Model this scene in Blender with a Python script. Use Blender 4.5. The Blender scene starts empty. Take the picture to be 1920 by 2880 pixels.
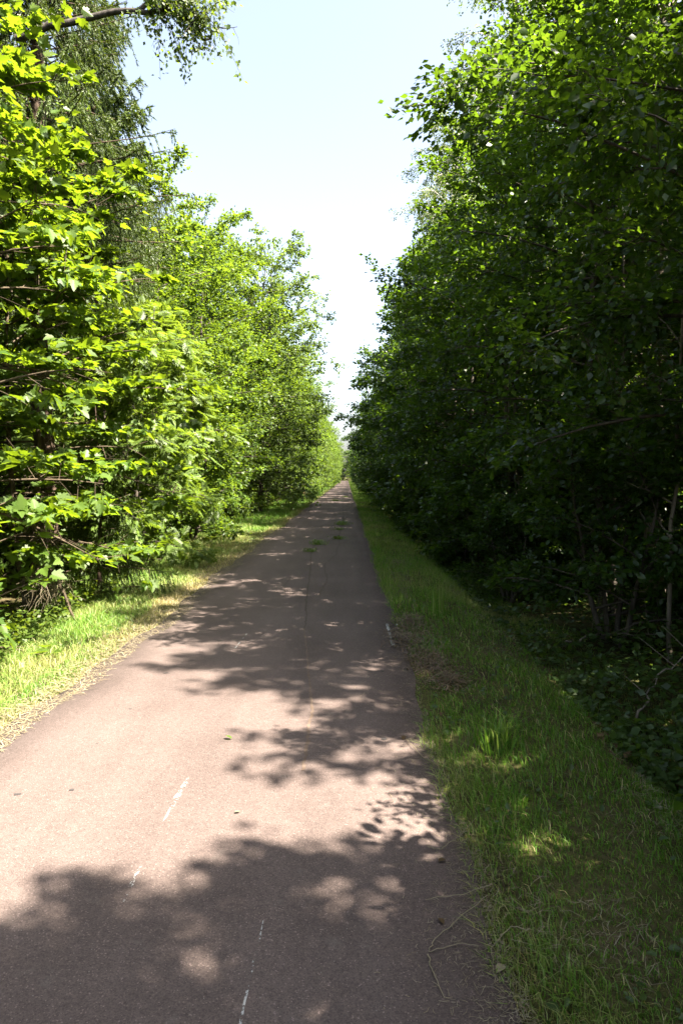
import bpy, math, random
import numpy as np
from mathutils import Vector, Matrix

# ------------------------------------------------------------------ camera, light
S = bpy.context.scene
COL = S.collection
R = math.radians
CAMZ = 1.6

cam = bpy.data.cameras.new('camera')
cam.sensor_fit = 'VERTICAL'
cam.sensor_height = 36.0
cam.lens = 24.0
cam.clip_end = 3000
cam_o = bpy.data.objects.new('camera', cam)
COL.objects.link(cam_o)
cam_o.location = (0, 0, CAMZ)
cam_o.rotation_euler = (R(90 - 2.99), 0, R(0.47))
S.camera = cam_o

SUN_EL, SUN_BEAR = 53.6, 117.0          # bearing clockwise from the path's direction (+Y)
sv = Vector((math.cos(R(SUN_EL)) * math.sin(R(SUN_BEAR)), math.cos(R(SUN_EL)) * math.cos(R(SUN_BEAR)), math.sin(R(SUN_EL))))

world = bpy.data.worlds.new("World")
S.world = world
world.use_nodes = True
wn = world.node_tree
for n in list(wn.nodes):
    wn.nodes.remove(n)
sky = wn.nodes.new('ShaderNodeTexSky')
sky.sky_type = 'NISHITA'
sky.sun_disc = False
sky.sun_elevation = R(SUN_EL)
sky.sun_rotation = R(SUN_BEAR)
sky.air_density = 1.0
sky.dust_density = 4.0
sky.ozone_density = 0.8
bg = wn.nodes.new('ShaderNodeBackground')
bg.inputs['Strength'].default_value = 0.055
wo = wn.nodes.new('ShaderNodeOutputWorld')
hs = wn.nodes.new('ShaderNodeHueSaturation')
hs.inputs['Saturation'].default_value = 0.72
wn.links.new(sky.outputs[0], hs.inputs['Color'])
wn.links.new(hs.outputs[0], bg.inputs[0])
wn.links.new(bg.outputs[0], wo.inputs[0])

sun = bpy.data.lights.new('sun', 'SUN')
sun.energy = 5.0
sun.angle = R(0.53)
sun.color = (1.0, 0.89, 0.76)
sun_o = bpy.data.objects.new('sun', sun)
COL.objects.link(sun_o)
sun_o.rotation_euler = sv.to_track_quat('Z', 'Y').to_euler()
sun_o.location = (20, -20, 40)

S.view_settings.view_transform = 'Standard'
S.view_settings.look = 'None'
S.view_settings.exposure = 3.2
S.view_settings.gamma = 1.0
S.view_settings.use_curve_mapping = False
S.render.engine = 'CYCLES'
cy = S.cycles
cy.max_bounces = 6
cy.diffuse_bounces = 4
cy.glossy_bounces = 2
cy.transmission_bounces = 4
cy.transparent_max_bounces = 8
cy.caustics_reflective = False
cy.caustics_refractive = False
cy.use_denoising = True

# ------------------------------------------------------------------ helpers
def rng_(s):
    return np.random.default_rng(s)

def nrm(a):
    return a / (np.linalg.norm(a, axis=-1, keepdims=True) + 1e-9)

class MB:
    """collects polygons in arrays and links them as one mesh"""
    def __init__(self):
        self.v, self.f, self.n, self.mi = [], [], 0, []
        self.att = []
    def add(self, V, F, mat=0, att=None):
        """V (n,3); F: array (m,k) or list of such arrays"""
        V = np.asarray(V, dtype=np.float32).reshape(-1, 3)
        if not isinstance(F, list):
            F = [F]
        for f in F:
            f = np.asarray(f, dtype=np.int64)
            self.f.append(f + self.n)
            self.mi.append(np.full(len(f), mat, dtype=np.int32))
        self.v.append(V)
        self.att.append(np.zeros(len(V), np.float32) if att is None else np.asarray(att, np.float32))
        self.n += len(V)
    def mesh(self, name, mats, smooth=False):
        me = bpy.data.meshes.new(name)
        V = np.concatenate(self.v)
        loops = np.concatenate([f.ravel() for f in self.f]).astype(np.int32)
        tot = np.concatenate([np.full(len(f), f.shape[1], np.int32) for f in self.f])
        start = np.concatenate([[0], np.cumsum(tot)[:-1]]).astype(np.int32)
        me.vertices.add(len(V)); me.vertices.foreach_set('co', V.ravel())
        me.loops.add(len(loops)); me.loops.foreach_set('vertex_index', loops)
        me.polygons.add(len(tot)); me.polygons.foreach_set('loop_start', start)
        me.polygons.foreach_set('loop_total', tot)
        for m in mats:
            me.materials.append(m)
        me.polygons.foreach_set('material_index', np.concatenate(self.mi))
        if smooth:
            me.polygons.foreach_set('use_smooth', np.ones(len(tot), dtype=bool))
        a = np.concatenate(self.att)
        if a.any():
            at = me.attributes.new('dry', 'FLOAT', 'POINT')
            at.data.foreach_set('value', a)
        me.update(calc_edges=True)
        return me

def obj(name, me, parent=None):
    o = bpy.data.objects.new(name, me)
    COL.objects.link(o)
    if parent is not None:
        o.parent = parent
    return o

def tag(o, label=None, cat=None, group=None, kind=None):
    if label: o['label'] = label
    if cat: o['category'] = cat
    if group: o['group'] = group
    if kind: o['kind'] = kind
    return o

def empty(name, loc, label, cat, group=None):
    o = bpy.data.objects.new(name, None)
    o.empty_display_size = 0.2
    COL.objects.link(o)
    o.location = loc
    return tag(o, label, cat, group)

def dup(root, loc, rz, sc, label, group=None, leaves=False):
    r = root.copy(); COL.objects.link(r)
    r.location = loc; r.rotation_euler = (0, 0, rz); r.scale = sc
    r['label'] = label
    if group: r['group'] = group
    elif 'group' in r: del r['group']
    for ch in list(root.children):
        if ch.name.split('.')[0] in ('leaf', 'frond') and not leaves:
            continue
        c = ch.copy(); COL.objects.link(c); c.parent = r
        for g in ch.children:
            d = g.copy(); COL.objects.link(d); d.parent = c
    return r

# ------------------------------------------------------------------ node helpers
def mat_new(name):
    m = bpy.data.materials.new(name)
    m.use_nodes = True
    nt = m.node_tree
    for n in list(nt.nodes):
        nt.nodes.remove(n)
    out = nt.nodes.new('ShaderNodeOutputMaterial')
    return m, nt, out

def N(nt, typ, **kw):
    n = nt.nodes.new(typ)
    for k, v in kw.items():
        if k in n.inputs.keys():
            n.inputs[k].default_value = v
        else:
            setattr(n, k, v)
    return n

def ramp(nt, src, stops):
    r = nt.nodes.new('ShaderNodeValToRGB')
    el = r.color_ramp.elements
    while len(el) < len(stops):
        el.new(0.5)
    for e, (p, c) in zip(el, stops):
        e.position = p
        e.color = (c[0], c[1], c[2], 1) if hasattr(c, '__len__') else (c, c, c, 1)
    nt.links.new(src, r.inputs[0])
    return r.outputs[0]

def mixc(nt, fac, a, b, typ='MIX'):
    m = nt.nodes.new('ShaderNodeMix')
    m.data_type = 'RGBA'; m.blend_type = typ
    for i, s in ((0, fac), (6, a), (7, b)):
        if isinstance(s, (int, float)):
            m.inputs[i].default_value = s
        elif isinstance(s, tuple):
            m.inputs[i].default_value = (*s, 1)
        else:
            nt.links.new(s, m.inputs[i])
    return m.outputs[2]

def noise(nt, scale, detail=3, rough=0.55, coord=None, dist=0.0):
    n = N(nt, 'ShaderNodeTexNoise', Scale=scale, Detail=detail, Roughness=rough, Distortion=dist)
    if coord is not None:
        nt.links.new(coord, n.inputs['Vector'])
    return n.outputs[0]

LEAF_K = 0.53
def leaf_mat(name, c1, c2, c3, tr, tfac=0.42, rough=0.42, spec=0.45):
    """c1 dark, c2 mid, c3 pale leaf colours; tr: colour of the light passing through"""
    c1, c2, c3, tr = [tuple(q * LEAF_K for q in c) for c in (c1, c2, c3, tr)]
    m, nt, out = mat_new(name)
    g = N(nt, 'ShaderNodeNewGeometry')
    pos = g.outputs['Position']
    col = ramp(nt, g.outputs['Random Per Island'], [(0.0, c1), (0.5, c2), (1.0, c3)])
    nz = noise(nt, 0.7, 2, coord=pos)
    v = ramp(nt, nz, [(0.3, 0.72), (0.7, 1.25)])
    oi = N(nt, 'ShaderNodeObjectInfo')
    v2 = ramp(nt, oi.outputs['Random'], [(0.0, 0.85), (1.0, 1.15)])
    col = mixc(nt, 1.0, col, v, 'MULTIPLY')
    p = N(nt, 'ShaderNodeBsdfPrincipled', Roughness=rough)
    p.inputs['Specular IOR Level'].default_value = spec
    nt.links.new(col, p.inputs['Base Color'])
    t = N(nt, 'ShaderNodeBsdfTranslucent')
    tc = mixc(nt, 1.0, v, tr, 'MULTIPLY')
    tc = mixc(nt, 1.0, tc, ramp(nt, g.outputs['Random Per Island'], [(0, 0.8), (1, 1.15)]), 'MULTIPLY')
    nt.links.new(tc, t.inputs['Color'])
    mx = N(nt, 'ShaderNodeMixShader'); mx.inputs[0].default_value = tfac
    nt.links.new(p.outputs[0], mx.inputs[1]); nt.links.new(t.outputs[0], mx.inputs[2])
    nt.links.new(mx.outputs[0], out.inputs[0])
    return m

def bark_mat(name, c1, c2, scale=14, streak=6.0, rough=0.85, patches=None):
    m, nt, out = mat_new(name)
    tc = N(nt, 'ShaderNodeTexCoord')
    mp = N(nt, 'ShaderNodeMapping'); mp.inputs['Scale'].default_value = (1, 1, 1 / streak)
    nt.links.new(tc.outputs['Object'], mp.inputs[0])
    nz = noise(nt, scale, 5, 0.65, mp.outputs[0], 0.6)
    col = ramp(nt, nz, [(0.32, c1), (0.68, c2)])
    if patches:
        mp2 = N(nt, 'ShaderNodeMapping'); mp2.inputs['Scale'].default_value = (1, 1, 3.5)
        nt.links.new(tc.outputs['Object'], mp2.inputs[0])
        n2 = noise(nt, 5, 4, 0.7, mp2.outputs[0])
        f = ramp(nt, n2, [(0.52, 0.0), (0.6, 1.0)])
        col = mixc(nt, f, col, patches)
    p = N(nt, 'ShaderNodeBsdfPrincipled', Roughness=rough)
    p.inputs['Specular IOR Level'].default_value = 0.2
    nt.links.new(col, p.inputs['Base Color'])
    b = N(nt, 'ShaderNodeBump', Strength=0.6, Distance=0.02)
    nt.links.new(nz, b.inputs['Height']); nt.links.new(b.outputs[0], p.inputs['Normal'])
    nt.links.new(p.outputs[0], out.inputs[0])
    return m

M = {}
M['maple'] = leaf_mat('maple leaf', (0.054, 0.120, 0.014), (0.084, 0.158, 0.018), (0.135, 0.210, 0.036), (0.40, 0.60, 0.02), 0.42, 0.5, 0.4)
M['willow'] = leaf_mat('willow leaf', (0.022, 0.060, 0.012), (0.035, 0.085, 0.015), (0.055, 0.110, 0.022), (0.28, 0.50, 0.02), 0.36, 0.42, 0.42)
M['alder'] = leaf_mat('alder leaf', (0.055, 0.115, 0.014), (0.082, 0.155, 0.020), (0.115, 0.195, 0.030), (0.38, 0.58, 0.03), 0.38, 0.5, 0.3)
M['birch'] = leaf_mat('birch leaf', (0.055, 0.102, 0.020), (0.082, 0.140, 0.026), (0.120, 0.178, 0.040), (0.36, 0.52, 0.04), 0.36, 0.5, 0.3)
M['sallow'] = leaf_mat('grey willow leaf', (0.066, 0.122, 0.024), (0.098, 0.168, 0.034), (0.140, 0.212, 0.052), (0.40, 0.60, 0.05), 0.34, 0.5, 0.35)
M['rowan'] = leaf_mat('rowan leaf', (0.090, 0.160, 0.024), (0.120, 0.200, 0.034), (0.155, 0.240, 0.050), (0.42, 0.62, 0.04), 0.38, 0.5, 0.35)
M['spruce'] = leaf_mat('spruce needle', (0.040, 0.080, 0.012), (0.068, 0.120, 0.016), (0.105, 0.155, 0.024), (0.24, 0.34, 0.03), 0.22, 0.5, 0.3)
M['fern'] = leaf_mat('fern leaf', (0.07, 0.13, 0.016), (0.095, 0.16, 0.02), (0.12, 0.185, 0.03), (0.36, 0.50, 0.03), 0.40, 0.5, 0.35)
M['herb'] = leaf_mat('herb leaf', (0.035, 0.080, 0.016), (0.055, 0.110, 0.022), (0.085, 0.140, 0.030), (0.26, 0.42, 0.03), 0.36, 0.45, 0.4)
M['dead'] = leaf_mat('dead leaf', (0.08, 0.045, 0.02), (0.12, 0.075, 0.032), (0.17, 0.12, 0.055), (0.2, 0.12, 0.04), 0.2, 0.7, 0.2)
M['straw_stalk'] = leaf_mat('dry stalk', (0.24, 0.19, 0.11), (0.33, 0.28, 0.17), (0.42, 0.37, 0.26), (0.2, 0.17, 0.08), 0.15, 0.6, 0.3)
M['bark'] = bark_mat('grey bark', (0.022, 0.018, 0.014), (0.085, 0.072, 0.056))
M['bark_light'] = bark_mat('pale alder bark', (0.06, 0.05, 0.038), (0.21, 0.18, 0.14), 10, 4)
M['bark_birch'] = bark_mat('birch bark', (0.42, 0.38, 0.34), (0.62, 0.58, 0.53), 9, 0.5, 0.7, (0.04, 0.035, 0.03))
M['bark_dark'] = bark_mat('dark limb bark', (0.010, 0.009, 0.008), (0.075, 0.066, 0.058), 16, 3)
M['bark_spruce'] = bark_mat('spruce bark', (0.03, 0.02, 0.014), (0.085, 0.06, 0.042), 20, 2.5)
M['bark_maple'] = bark_mat('maple twig bark', (0.03, 0.022, 0.014), (0.09, 0.07, 0.045), 18, 5)

def grass_mat(name, g1, g2, g3, d1, d2, tfac=0.3):
    g1, g2, g3, d1, d2 = [tuple(q * 0.92 for q in c) for c in (g1, g2, g3, d1, d2)]
    m, nt, out = mat_new(name)
    g = N(nt, 'ShaderNodeNewGeometry')
    col = ramp(nt, g.outputs['Random Per Island'], [(0, g1), (0.55, g2), (1, g3)])
    dc = ramp(nt, g.outputs['Random Per Island'], [(0, d1), (1, d2)])
    a = N(nt, 'ShaderNodeAttribute', attribute_name='dry')
    col = mixc(nt, a.outputs['Fac'], col, dc)
    p = N(nt, 'ShaderNodeBsdfPrincipled', Roughness=0.5)
    p.inputs['Specular IOR Level'].default_value = 0.35
    nt.links.new(col, p.inputs['Base Color'])
    t = N(nt, 'ShaderNodeBsdfTranslucent')
    nt.links.new(mixc(nt, 1.0, col, (2.2, 2.2, 1.4), 'MULTIPLY'), t.inputs['Color'])
    mx = N(nt, 'ShaderNodeMixShader'); mx.inputs[0].default_value = tfac
    nt.links.new(p.outputs[0], mx.inputs[1]); nt.links.new(t.outputs[0], mx.inputs[2])
    nt.links.new(mx.outputs[0], out.inputs[0])
    return m
M['grass'] = grass_mat('verge grass', (0.045, 0.128, 0.010), (0.080, 0.188, 0.014), (0.140, 0.240, 0.028), (0.25, 0.20, 0.075), (0.42, 0.36, 0.20))
M['clip'] = grass_mat('dry clippings', (0.08, 0.055, 0.03), (0.13, 0.09, 0.05), (0.20, 0.15, 0.085), (0.035, 0.02, 0.012), (0.11, 0.065, 0.032), 0.1)

# asphalt
def asphalt():
    m, nt, out = mat_new('reddish asphalt')
    tc = N(nt, 'ShaderNodeTexCoord'); co = tc.outputs['Object']
    big = noise(nt, 0.9, 5, 0.6, co)
    mp = N(nt, 'ShaderNodeMapping'); mp.inputs['Scale'].default_value = (3.0, 0.25, 1)
    nt.links.new(co, mp.inputs[0])
    lane = noise(nt, 1.0, 3, 0.5, mp.outputs[0])
    base = ramp(nt, big, [(0.28, (0.075, 0.058, 0.052)), (0.55, (0.092, 0.072, 0.065)), (0.75, (0.101, 0.080, 0.073))])
    base = mixc(nt, 1.0, base, ramp(nt, lane, [(0.3, 0.88), (0.7, 1.08)]), 'MULTIPLY')
    # aggregate: grains, dark pits and pale chips
    vor = N(nt, 'ShaderNodeTexVoronoi', Scale=230.0); nt.links.new(co, vor.inputs['Vector'])
    sep = N(nt, 'ShaderNodeSeparateColor'); nt.links.new(vor.outputs['Color'], sep.inputs[0])
    base = mixc(nt, 1.0, base, ramp(nt, sep.outputs[0], [(0.0, 0.66), (0.45, 0.95), (0.95, 1.08), (1.0, 1.9)]), 'MULTIPLY')
    fine = noise(nt, 330, 3, 0.7, co)
    base = mixc(nt, 1.0, base, ramp(nt, fine, [(0.3, 0.82), (0.7, 1.15)]), 'MULTIPLY')
    mid = noise(nt, 38, 4, 0.65, co)
    base = mixc(nt, 1.0, base, ramp(nt, mid, [(0.3, 0.88), (0.7, 1.1)]), 'MULTIPLY')
    v2 = N(nt, 'ShaderNodeTexVoronoi', Scale=26.0); nt.links.new(co, v2.inputs['Vector'])
    chip = ramp(nt, v2.outputs['Distance'], [(0.045, 1.0), (0.07, 0.0)])
    base = mixc(nt, chip, base, (0.155, 0.142, 0.13))
    # dust and litter line towards the right side, pale patches
    dust = noise(nt, 7, 6, 0.75, co)
    dm = ramp(nt, dust, [(0.6, 0.0), (0.72, 0.5)])
    base = mixc(nt, dm, base, (0.112, 0.098, 0.087))
    p = N(nt, 'ShaderNodeBsdfPrincipled', Roughness=0.88)
    p.inputs['Specular IOR Level'].default_value = 0.15
    nt.links.new(base, p.inputs['Base Color'])
    h = N(nt, 'ShaderNodeMath', operation='ADD'); nt.links.new(vor.outputs['Distance'], h.inputs[0]); nt.links.new(fine, h.inputs[1])
    b = N(nt, 'ShaderNodeBump', Strength=0.35, Distance=0.004)
    nt.links.new(h.outputs[0], b.inputs['Height']); nt.links.new(b.outputs[0], p.inputs['Normal'])
    nt.links.new(p.outputs[0], out.inputs[0])
    return m
M['asphalt'] = asphalt()

def ground_mat():
    m, nt, out = mat_new('forest soil')
    g = N(nt, 'ShaderNodeNewGeometry'); co = g.outputs['Position']
    n1 = noise(nt, 1.4, 6, 0.65, co)
    n2 = noise(nt, 28, 4, 0.7, co)
    c = ramp(nt, n1, [(0.3, (0.035, 0.026, 0.016)), (0.5, (0.055, 0.055, 0.018)), (0.7, (0.075, 0.060, 0.032))])
    c = mixc(nt, 1.0, c, ramp(nt, n2, [(0.3, 0.55), (0.7, 1.35)]), 'MULTIPLY')
    p = N(nt, 'ShaderNodeBsdfPrincipled', Roughness=0.95)
    p.inputs['Specular IOR Level'].default_value = 0.1
    nt.links.new(c, p.inputs['Base Color'])
    b = N(nt, 'ShaderNodeBump', Strength=0.8, Distance=0.04); nt.links.new(n2, b.inputs['Height'])
    nt.links.new(b.outputs[0], p.inputs['Normal'])
    nt.links.new(p.outputs[0], out.inputs[0])
    return m
M['ground'] = ground_mat()

def paint_mat():
    m, nt, out = mat_new('worn white paint')
    tc = N(nt, 'ShaderNodeTexCoord'); co = tc.outputs['Object']
    n1 = noise(nt, 85, 4, 0.75, co); n2 = noise(nt, 9, 3, 0.6, co)
    a = N(nt, 'ShaderNodeAttribute', attribute_name='dry')
    ad = N(nt, 'ShaderNodeMath', operation='ADD'); nt.links.new(n1, ad.inputs[0]); nt.links.new(n2, ad.inputs[1])
    ad2 = N(nt, 'ShaderNodeMath', operation='SUBTRACT'); nt.links.new(ad.outputs[0], ad2.inputs[0]); nt.links.new(a.outputs['Fac'], ad2.inputs[1])
    f = ramp(nt, ad2.outputs[0], [(0.90, 0.0), (1.12, 1.0)])
    p = N(nt, 'ShaderNodeBsdfPrincipled', Roughness=0.8)
    p.inputs['Base Color'].default_value = (0.28, 0.28, 0.27, 1)
    tr = N(nt, 'ShaderNodeBsdfTransparent')
    mx = N(nt, 'ShaderNodeMixShader')
    nt.links.new(f, mx.inputs[0]); nt.links.new(tr.outputs[0], mx.inputs[1]); nt.links.new(p.outputs[0], mx.inputs[2])
    nt.links.new(mx.outputs[0], out.inputs[0])
    return m
M['paint'] = paint_mat()

def flat_mat(name, c, c2, scale, rough=0.9):
    m, nt, out = mat_new(name)
    tc = N(nt, 'ShaderNodeTexCoord')
    col = ramp(nt, noise(nt, scale, 4, 0.7, tc.outputs['Object']), [(0.3, c), (0.7, c2)])
    p = N(nt, 'ShaderNodeBsdfPrincipled', Roughness=rough)
    p.inputs['Specular IOR Level'].default_value = 0.2
    nt.links.new(col, p.inputs['Base Color'])
    nt.links.new(p.outputs[0], out.inputs[0])
    return m
M['crack'] = flat_mat('crack soil', (0.02, 0.016, 0.013), (0.055, 0.042, 0.03), 40)
M['seam'] = flat_mat('rusty seam', (0.075, 0.052, 0.037), (0.11, 0.084, 0.066), 30)
M['tar'] = flat_mat('tar spot', (0.03, 0.028, 0.028), (0.045, 0.041, 0.039), 50)
M['soil'] = flat_mat('bare reddish soil', (0.12, 0.06, 0.035), (0.2, 0.115, 0.07), 6)

# ------------------------------------------------------------------ ground, path
PL, PR = -2.10, 0.52                       # edges of the path

def edge_l(y):
    y = np.asarray(y, float)
    return PL + 0.05 * np.sin(y * 0.9 + 1) + 0.03 * np.sin(y * 2.7) + 0.02 * np.sin(y * 6.1 + 2)
def edge_r(y):
    y = np.asarray(y, float)
    return PR + 0.025 * np.sin(y * 0.8 + 2) + 0.015 * np.sin(y * 2.3 + 1) + 0.012 * np.sin(y * 7.3)

def smooth(a, b, x):
    t = np.clip((x - a) / (b - a), 0, 1)
    return t * t * (3 - 2 * t)

def veg_l(y):   # where the left verge ends
    return -3.05 - 1.15 * smooth(6, 17, np.asarray(y, float))

def gz(x, y):
    x = np.asarray(x, float); y = np.asarray(y, float)
    vl = veg_l(y)
    left = smooth(0, 1, (vl + 0.25 - x) / 0.9)
    right = smooth(1.25, 2.3, x)
    bump = 0.02 * np.sin(x * 2.3 + y * 0.7) * np.sin(y * 1.1 - x) + 0.012 * np.sin(x * 5 + y * 3.7)
    off = smooth(0.0, 0.3, np.maximum(PL - x, x - PR))
    z = -0.32 * left - 0.36 * right + off * (0.012 + bump) - 0.02 * (1 - off)
    lw = smooth(0.0, 0.6, PL - x) * (1 - left)
    z = z - 0.06 * lw
    und = (0.12 * np.sin(x * 0.9 + y * 0.31) * np.sin(y * 0.47 + 2) + 0.05 * np.sin(x * 2.1 - y * 1.3))
    z = z + und * np.maximum(left, right)
    return z

def make_ground():
    xs = np.unique(np.concatenate([np.linspace(-900, -30, 12), np.linspace(-30, -6, 14), np.linspace(-6, 6, 70), np.linspace(6, 30, 14), np.linspace(30, 900, 12)]))
    ys = np.unique(np.concatenate([np.linspace(-200, -10, 8), np.linspace(-10, 40, 110), np.linspace(40, 260, 90), np.linspace(260, 1500, 14)]))
    X, Y = np.meshgrid(xs, ys)
    Z = gz(X, Y)
    V = np.stack([X, Y, Z], -1).reshape(-1, 3)
    nx, ny = len(xs), len(ys)
    i = np.arange(nx * ny).reshape(ny, nx)
    F = np.stack([i[:-1, :-1], i[:-1, 1:], i[1:, 1:], i[1:, :-1]], -1).reshape(-1, 4)
    b = MB(); b.add(V, F)
    tag(obj('ground', b.mesh('ground', [M['ground']], True)), kind='structure')
make_ground()

def make_path():
    ys = np.concatenate([np.linspace(-12, 40, 420), np.linspace(40.5, 246, 140)])
    L, Rr = edge_l(ys), edge_r(ys)
    cols = []
    for u in np.linspace(0, 1, 7):
        x = L + (Rr - L) * u
        cols.append(np.stack([x, ys, np.full_like(ys, 0.006 + 0.012 * (1 - (2 * u - 1) ** 2))], -1))
    cols.insert(0, np.stack([L - 0.01, ys, np.full_like(ys, -0.05)], -1))
    cols.append(np.stack([Rr + 0.01, ys, np.full_like(ys, -0.05)], -1))
    V = np.stack(cols, 1)
    ny, nx = V.shape[:2]
    i = np.arange(nx * ny).reshape(ny, nx)
    F = np.stack([i[:-1, :-1], i[:-1, 1:], i[1:, 1:], i[1:, :-1]], -1).reshape(-1, 4)
    b = MB(); b.add(V.reshape(-1, 3), F)
    tag(obj('path', b.mesh('path', [M['asphalt']], True)), kind='structure')
make_path()

def pz(x):
    u = (np.asarray(x, float) - PL) / (PR - PL)
    return 0.006 + 0.012 * (1 - (2 * u - 1) ** 2)

def ribbon(b, pts, w, lift, att=None, mat=0, rng=None, jit=0.0):
    """flat strip following the path surface"""
    pts = np.asarray(pts, float)
    n = max(6, int(np.linalg.norm(np.diff(pts, axis=0), axis=1).sum() / 0.04))
    n = min(n, 500)
    t = np.linspace(0, len(pts) - 1, n)
    x = np.interp(t, np.arange(len(pts)), pts[:, 0]); y = np.interp(t, np.arange(len(pts)), pts[:, 1])
    ww = np.interp(t, np.linspace(0, len(pts) - 1, len(w)), w)
    if rng is not None:
        x = x + np.cumsum(rng.normal(0, jit, n)) * 0.5 + rng.normal(0, jit, n)
        ww = ww * rng.uniform(0.5, 1.3, n)
    a = np.full(2 * n, 0.0 if att is None else att)
    P = np.empty((n, 2, 3))
    P[:, 0] = np.stack([x - ww / 2, y, pz(x - ww / 2) + lift], -1)
    P[:, 1] = np.stack([x + ww / 2, y, pz(x + ww / 2) + lift], -1)
    i = np.arange(n - 1) * 2
    b.add(P.reshape(-1, 3), np.stack([i, i + 1, i + 3, i + 2], -1), mat, a)

g_ = rng_(5)
def marking(segs, name='path_marking'):
    b = MB()
    for pts, w, att in segs:
        ribbon(b, pts, w, 0.004, att, 0, g_, 0.0015)
    tag(obj(name, b.mesh(name, [M['paint']])), kind='structure')
marking([([(-0.83, 2.45), (-0.835, 2.8)], [0.006, 0.02, 0.012, 0.003], 0.12)])
marking([([(-0.84, 3.05), (-0.825, 3.58)], [0.004, 0.016, 0.028, 0.02, 0.006], 0.08), ([(-0.78, 3.0), (-0.74, 3.3)], [0.02, 0.1, 0.02], 0.42)])
marking([([(-0.30, 1.2), (-0.302, 2.0), (-0.293, 2.35)], [0.009, 0.009, 0.009, 0.004], 0.06)])
marking([([(-2.03, 3.2), (-2.02, 4.8)], [0.07, 0.06, 0.03], 0.22)])
marking([([(-2.0, 8.9), (-2.0, 10.1)], [0.09, 0.09], 0.26)])
marking([([(0.435, 6.35), (0.425, 7.3)], [0.035, 0.03], 0.02), ([(0.49, 6.35), (0.48, 7.3)], [0.07, 0.07], 0.22), ([(0.545, 6.5), (0.535, 7.3)], [0.02, 0.02], 0.1)])
marking([([(0.45, 11.8), (0.45, 13.0)], [0.07, 0.07], 0.25)])
marking([([(-1.03, 6.2), (-1.0, 6.9)], [0.01, 0.018, 0.008], 0.1)])

def cracks():
    b = MB()
    r = rng_(11)
    ribbon(b, [(-0.44, 7.0), (-0.52, 9.0), (-0.66, 12.2), (-0.78, 14.3), (-0.75, 16)], [0.010, 0.014, 0.02], 0.003, None, 0, r, 0.006)
    ribbon(b, [(-0.36, 9.0), (-0.34, 10.5), (-0.38, 12.4), (-0.25, 14), (-0.22, 17.4), (-0.17, 22.6), (-0.2, 30)], [0.009, 0.013, 0.024], 0.003, None, 0, r, 0.008)
    ribbon(b, [(-0.95, 9.2), (-0.9, 10.6)], [0.006, 0.008], 0.003, None, 0, r, 0.007)
    ribbon(b, [(-0.24, 3.6), (-0.245, 4.6), (-0.44, 7.0)], [0.022, 0.02, 0.012], 0.002, None, 1, r, 0.003)
    ribbon(b, [(-0.1, 22), (-0.3, 40), (-0.15, 60), (-0.25, 110)], [0.015, 0.03], 0.003, None, 0, r, 0.01)
    tag(obj('path_crack', b.mesh('path_crack', [M['crack'], M['seam']])), kind='structure')
cracks()

def stains():
    b = MB(); r = rng_(12)
    for px, py in ((290, 1643), (211, 1727), (375, 1557), (20, 1850), (150, 1840), (885, 1712), (880, 1550), (640, 1370), (560, 2470)):
        d = CAMZ * 1568 / (py - 1094); x = (px - 797) / 1568 * d
        n = 9; a = np.linspace(0, 2 * math.pi, n, endpoint=False)
        rad = r.uniform(0.006, 0.016) * r.uniform(0.6, 1.3, n)
        V = np.stack([x + np.cos(a) * rad * 1.4, d + np.sin(a) * rad, np.full(n, float(pz(x)) + 0.003)], -1)
        b.add(V, np.arange(n)[None])
    tag(obj('path_stain', b.mesh('path_stain', [M['tar']])), kind='structure')
stains()

# ------------------------------------------------------------------ leaf shapes
def T_oval(w=0.30, fold=0.07):
    V = np.array([(0, 0, 0), (w, 0.33, fold), (w * 0.85, 0.68, fold * .8), (0, 1, -0.04), (-w * 0.85, 0.68, fold * .8), (-w, 0.33, fold)], float)
    return V, [np.array([[0, 1, 2, 3], [0, 3, 4, 5]])]
def T_rhomb(w=0.36, fold=0.06):
    V = np.array([(0, 0, 0), (w, 0.45, fold), (0, 1, 0), (-w, 0.45, fold)], float)
    return V, [np.array([[0, 1, 2], [0, 2, 3]])]
def T_maple():
    half = [(0.10, -0.02, .0), (0.44, 0.05, .03), (0.30, 0.17, .03), (0.60, 0.34, .05), (0.52, 0.42, .04), (0.56, 0.58, .04), (0.26, 0.50, .03), (0.30, 0.66, .02), (0.20, 0.72, .01), (0.16, 0.88, 0)]
    R_ = [(x, y, z) for x, y, z in half]
    L_ = [(-x, y, z) for x, y, z in half]
    V = np.array([(0, 0.06, -0.03)] + R_ + [(0, 1.08, -0.05)] + L_, float)
    V[:, 2] -= 0.25 * (V[:, 1] - 0.3) ** 2
    n = len(half)
    f1 = [0] + list(range(1, n + 2))
    f2 = [0] + [n + 1] + list(range(n + 1 + n, n + 1, -1))
    return V, [np.array([f1]), np.array([f2])]
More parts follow.
